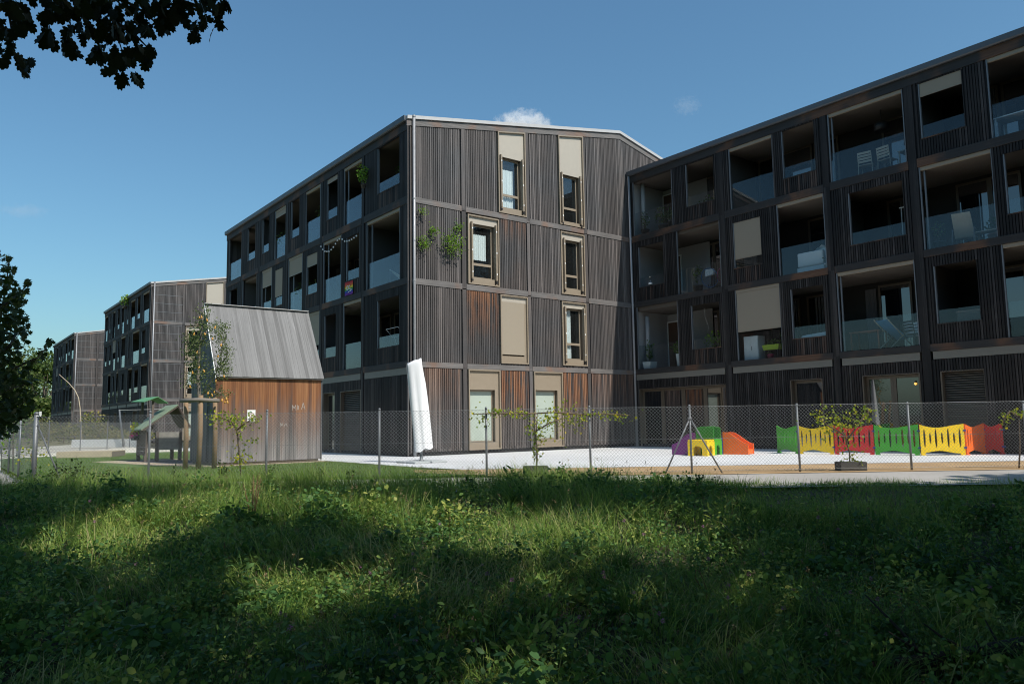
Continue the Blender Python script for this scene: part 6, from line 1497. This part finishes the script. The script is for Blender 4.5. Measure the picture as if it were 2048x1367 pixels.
def seg3(mb, pts, w, x):
    for (y0,z0),(y1,z1) in zip(pts[:-1], pts[1:]):
        d = math.hypot(y1-y0, z1-z0); a, b = -(z1-z0)/d*w, (y1-y0)/d*w
        mb.hexa([(x,y0-a,z0-b),(x,y1-a,z1-b),(x+.003,y1-a,z1-b),(x+.003,y0-a,z0-b),(x,y0+a,z0+b),(x,y1+a,z1+b),(x+.003,y1+a,z1+b),(x+.003,y0+a,z0+b)])
circ = lambda cy, cz, r: [(cy+r*math.cos(t), cz+r*math.sin(t)) for t in np.linspace(0, 6.283, 13)]
seg3(em, circ(.10,.02,.075), .014, -.014); seg3(em, [(-.02,.10),(-.02,-.05)], .014, -.014); seg3(em, [(-.02,.03),(-.12,.10)], .012, -.014); seg3(em, [(-.02,.03),(-.12,-.06)], .012, -.014); seg3(em, [(.05,-.17),(-.10,-.13),(-.20,-.14)], .012, -.014); seg3(em, [(-.18,-.03),(-.20,-.14),(-.27,-.07)], .014, -.014)
obj('emblem', em, M['white_paint'], fl_)
sg = thing('string_lights', 'string of round white bulbs swagged across two openings', 'string lights', (-.10, 5.3, 8.1))
sp = [(6.93,8.32),(6.75,8.16),(6.55,8.05),(6.35,8.0),(6.15,7.97),(5.95,8.0),(5.75,8.06),(5.55,8.16),(5.38,8.26),(5.2,8.28),(4.95,8.22),(4.72,8.10),(4.52,8.06),(4.32,8.04),(4.12,8.05),(3.92,8.07),(3.72,8.10)]
obj('cord', MB().tube([(0,y-5.3,z-8.1+.035) for y, z in sp], .005, 5), M['black'], sg)
bm2 = MB().lathe([(.004,.034),(.016,.02),(.034,-.005),(.030,-.025),(.012,-.037),(.002,-.038)], (0,0,0), 10).mesh('bulb'); bm2.materials.append(M['bulb'])
for p_ in bm2.polygons: p_.use_smooth = True
for y, z in sp: obj('bulb', bm2, None, sg, (0, y-5.3, z-8.1))
sa = thing('folded_awning', 'pale triangular sun sail behind the large glass near the corner', 'awning', (.40, 1.3, 5.92)); obj('sail', MB().hexa([(0,.78,.66),(0,-.70,.02),(.02,-.70,.02),(.02,.78,.66),(0.03,.79,.69),(0.03,-.2,.02),(.05,-.2,.02),(.05,.79,.69)]), M['sail'], sa); obj('pole', MB().tube([(.03,.79,-.02),(.03,.79,.72)], .012, 6), M['rail'], sa)
d2 = thing('clothes_airer', 'white folding clothes airer in the lowest opening near the corner', 'rack', (.45, 1.15, F1_))
for a in ((-.3,.35),(.3,-.35)):
    for y in (-.4,.4): obj('leg', MB().tube([(a[0]*.6,y,0),(a[1]*.4,y,1.0)], .010, 6), M['white_paint'], d2)
for k in range(6): obj('line_bar', MB().tube([(-.2+k*.08,-.42,.98+.02*k),(-.2+k*.08,.42,.98+.02*k)], .006, 5), M['white_paint'], d2)
obj('wing_bar', MB().tube([(-.2,-.42,.98),(-.45,-.42,1.25),(-.45,.42,1.25),(-.2,.42,.98)], .008, 6), M['white_paint'], d2)
potted('green plant spilling over the roof edge of the second block', (-.16,36.89+7.9,10.55), 'planter', .15, .2, .45, .9, 200, .13, 71, leafm='leaf_green')
wl = thing('wall_lamp', 'lit warm lamp inside the ground floor glass door of the wing', 'lamp', (X0+.13, -11.28, 2.02)); M['glow'] = newmat('lamp_glow')[0]; bn = M['glow'].node_tree.nodes['Principled BSDF']; bn.inputs['Base Color'].default_value = (.9,.6,.2,1); bn.inputs['Emission Color'].default_value = (1,.55,.12,1); bn.inputs['Emission Strength'].default_value = 1.2
obj('bulb', MB().lathe([(.01,.04),(.035,.02),(.04,-.01),(.01,-.04)], (0,0,0), 10), M['glow'], wl, smooth_=True); obj('holder', MB().tube([(0,0,.03),(0,0,.09)], .015, 6), M['black'], wl)

# ------------------------------------------------------------------ small clouds
def cloud(label, px, py, w_px, h_px, dens, seed):
    D_ = 1600.0; c = at_depth(px, py, D_); k = D_/1531.54; rg = np.random.default_rng(seed)
    t = thing('cloud', label, 'cloud', tuple(c))
    sx, sz = w_px*k*.5, h_px*k*.5; mb = MB(); ns, nr = 28, 18
    for i in range(nr+1):
        th = math.pi*i/nr
        for j in range(ns):
            ph = 2*math.pi*j/ns; f = 1.0
            v = np.array([math.sin(th)*math.cos(ph), math.sin(th)*math.sin(ph), math.cos(th)])
            f = 1+.12*math.sin(5*ph+3*th+seed)+.1*math.sin(7*th+seed*2)
            p = (_r*v[0]*sx + np.array([0,0,1.0])*v[2]*sz + np.array([FH[0],FH[1],0])*v[1]*sx*.6)*f; mb.v.append(tuple(p))
    for i in range(nr):
        for j in range(ns): mb.f.append((i*ns+j, (i+1)*ns+j, (i+1)*ns+(j+1)%ns, i*ns+(j+1)%ns))
    m, nt, b = newmat('cloud_%d' % seed); nt.nodes.remove(b); q = NT(nt)
    oc = q.n('TexCoord').outputs['Object']; X = q.xyz(oc)
    nz = q.noise(oc, 4.2/(sx), 6, .62)
    rr = q.n('VectorMath', operation='LENGTH')
    lr = q.n('VectorMath', operation='DOT_PRODUCT'); q.l(oc, lr.inputs[0]); lr.inputs[1].default_value = tuple(_r/sx)
    lf = q.n('VectorMath', operation='DOT_PRODUCT'); q.l(oc, lf.inputs[0]); lf.inputs[1].default_value = (FH[0]/(sx*.6), FH[1]/(sx*.6), 0)
    q.l(q.vec(lr.outputs['Value'], lf.outputs['Value'], q.math('DIVIDE', X[2], sz)), rr.inputs[0])
    edge = q.math('SUBTRACT', 1.0, rr.outputs['Value'])
    d = q.math('ADD', q.math('MULTIPLY', edge, 1.1), q.math('MULTIPLY', q.math('SUBTRACT', nz, .5), 2.4))
    vol = q.n('VolumePrincipled'); vol.inputs['Color'].default_value = (.97,.97,.98,1); vol.inputs['Anisotropy'].default_value = .1
    q.l(q.math('MULTIPLY', q.mapr(d, .15, .75), dens), vol.inputs['Density']); q.l(vol.outputs[0], nt.nodes['Material Output'].inputs['Volume'])
    obj('puff', mb, m, t)
cloud('small white cumulus puff just above the gable ridge', 1045, 252, 132, 76, .085, 3)
cloud('faint wisp of cloud right of the gable in the blue sky', 1374, 212, 70, 52, .005, 5)
cloud('very faint cloud streak low in the sky at the left', 45, 422, 120, 34, .004, 8)
SC.cycles.volume_step_rate = 4.0; SC.cycles.volume_max_steps = 96
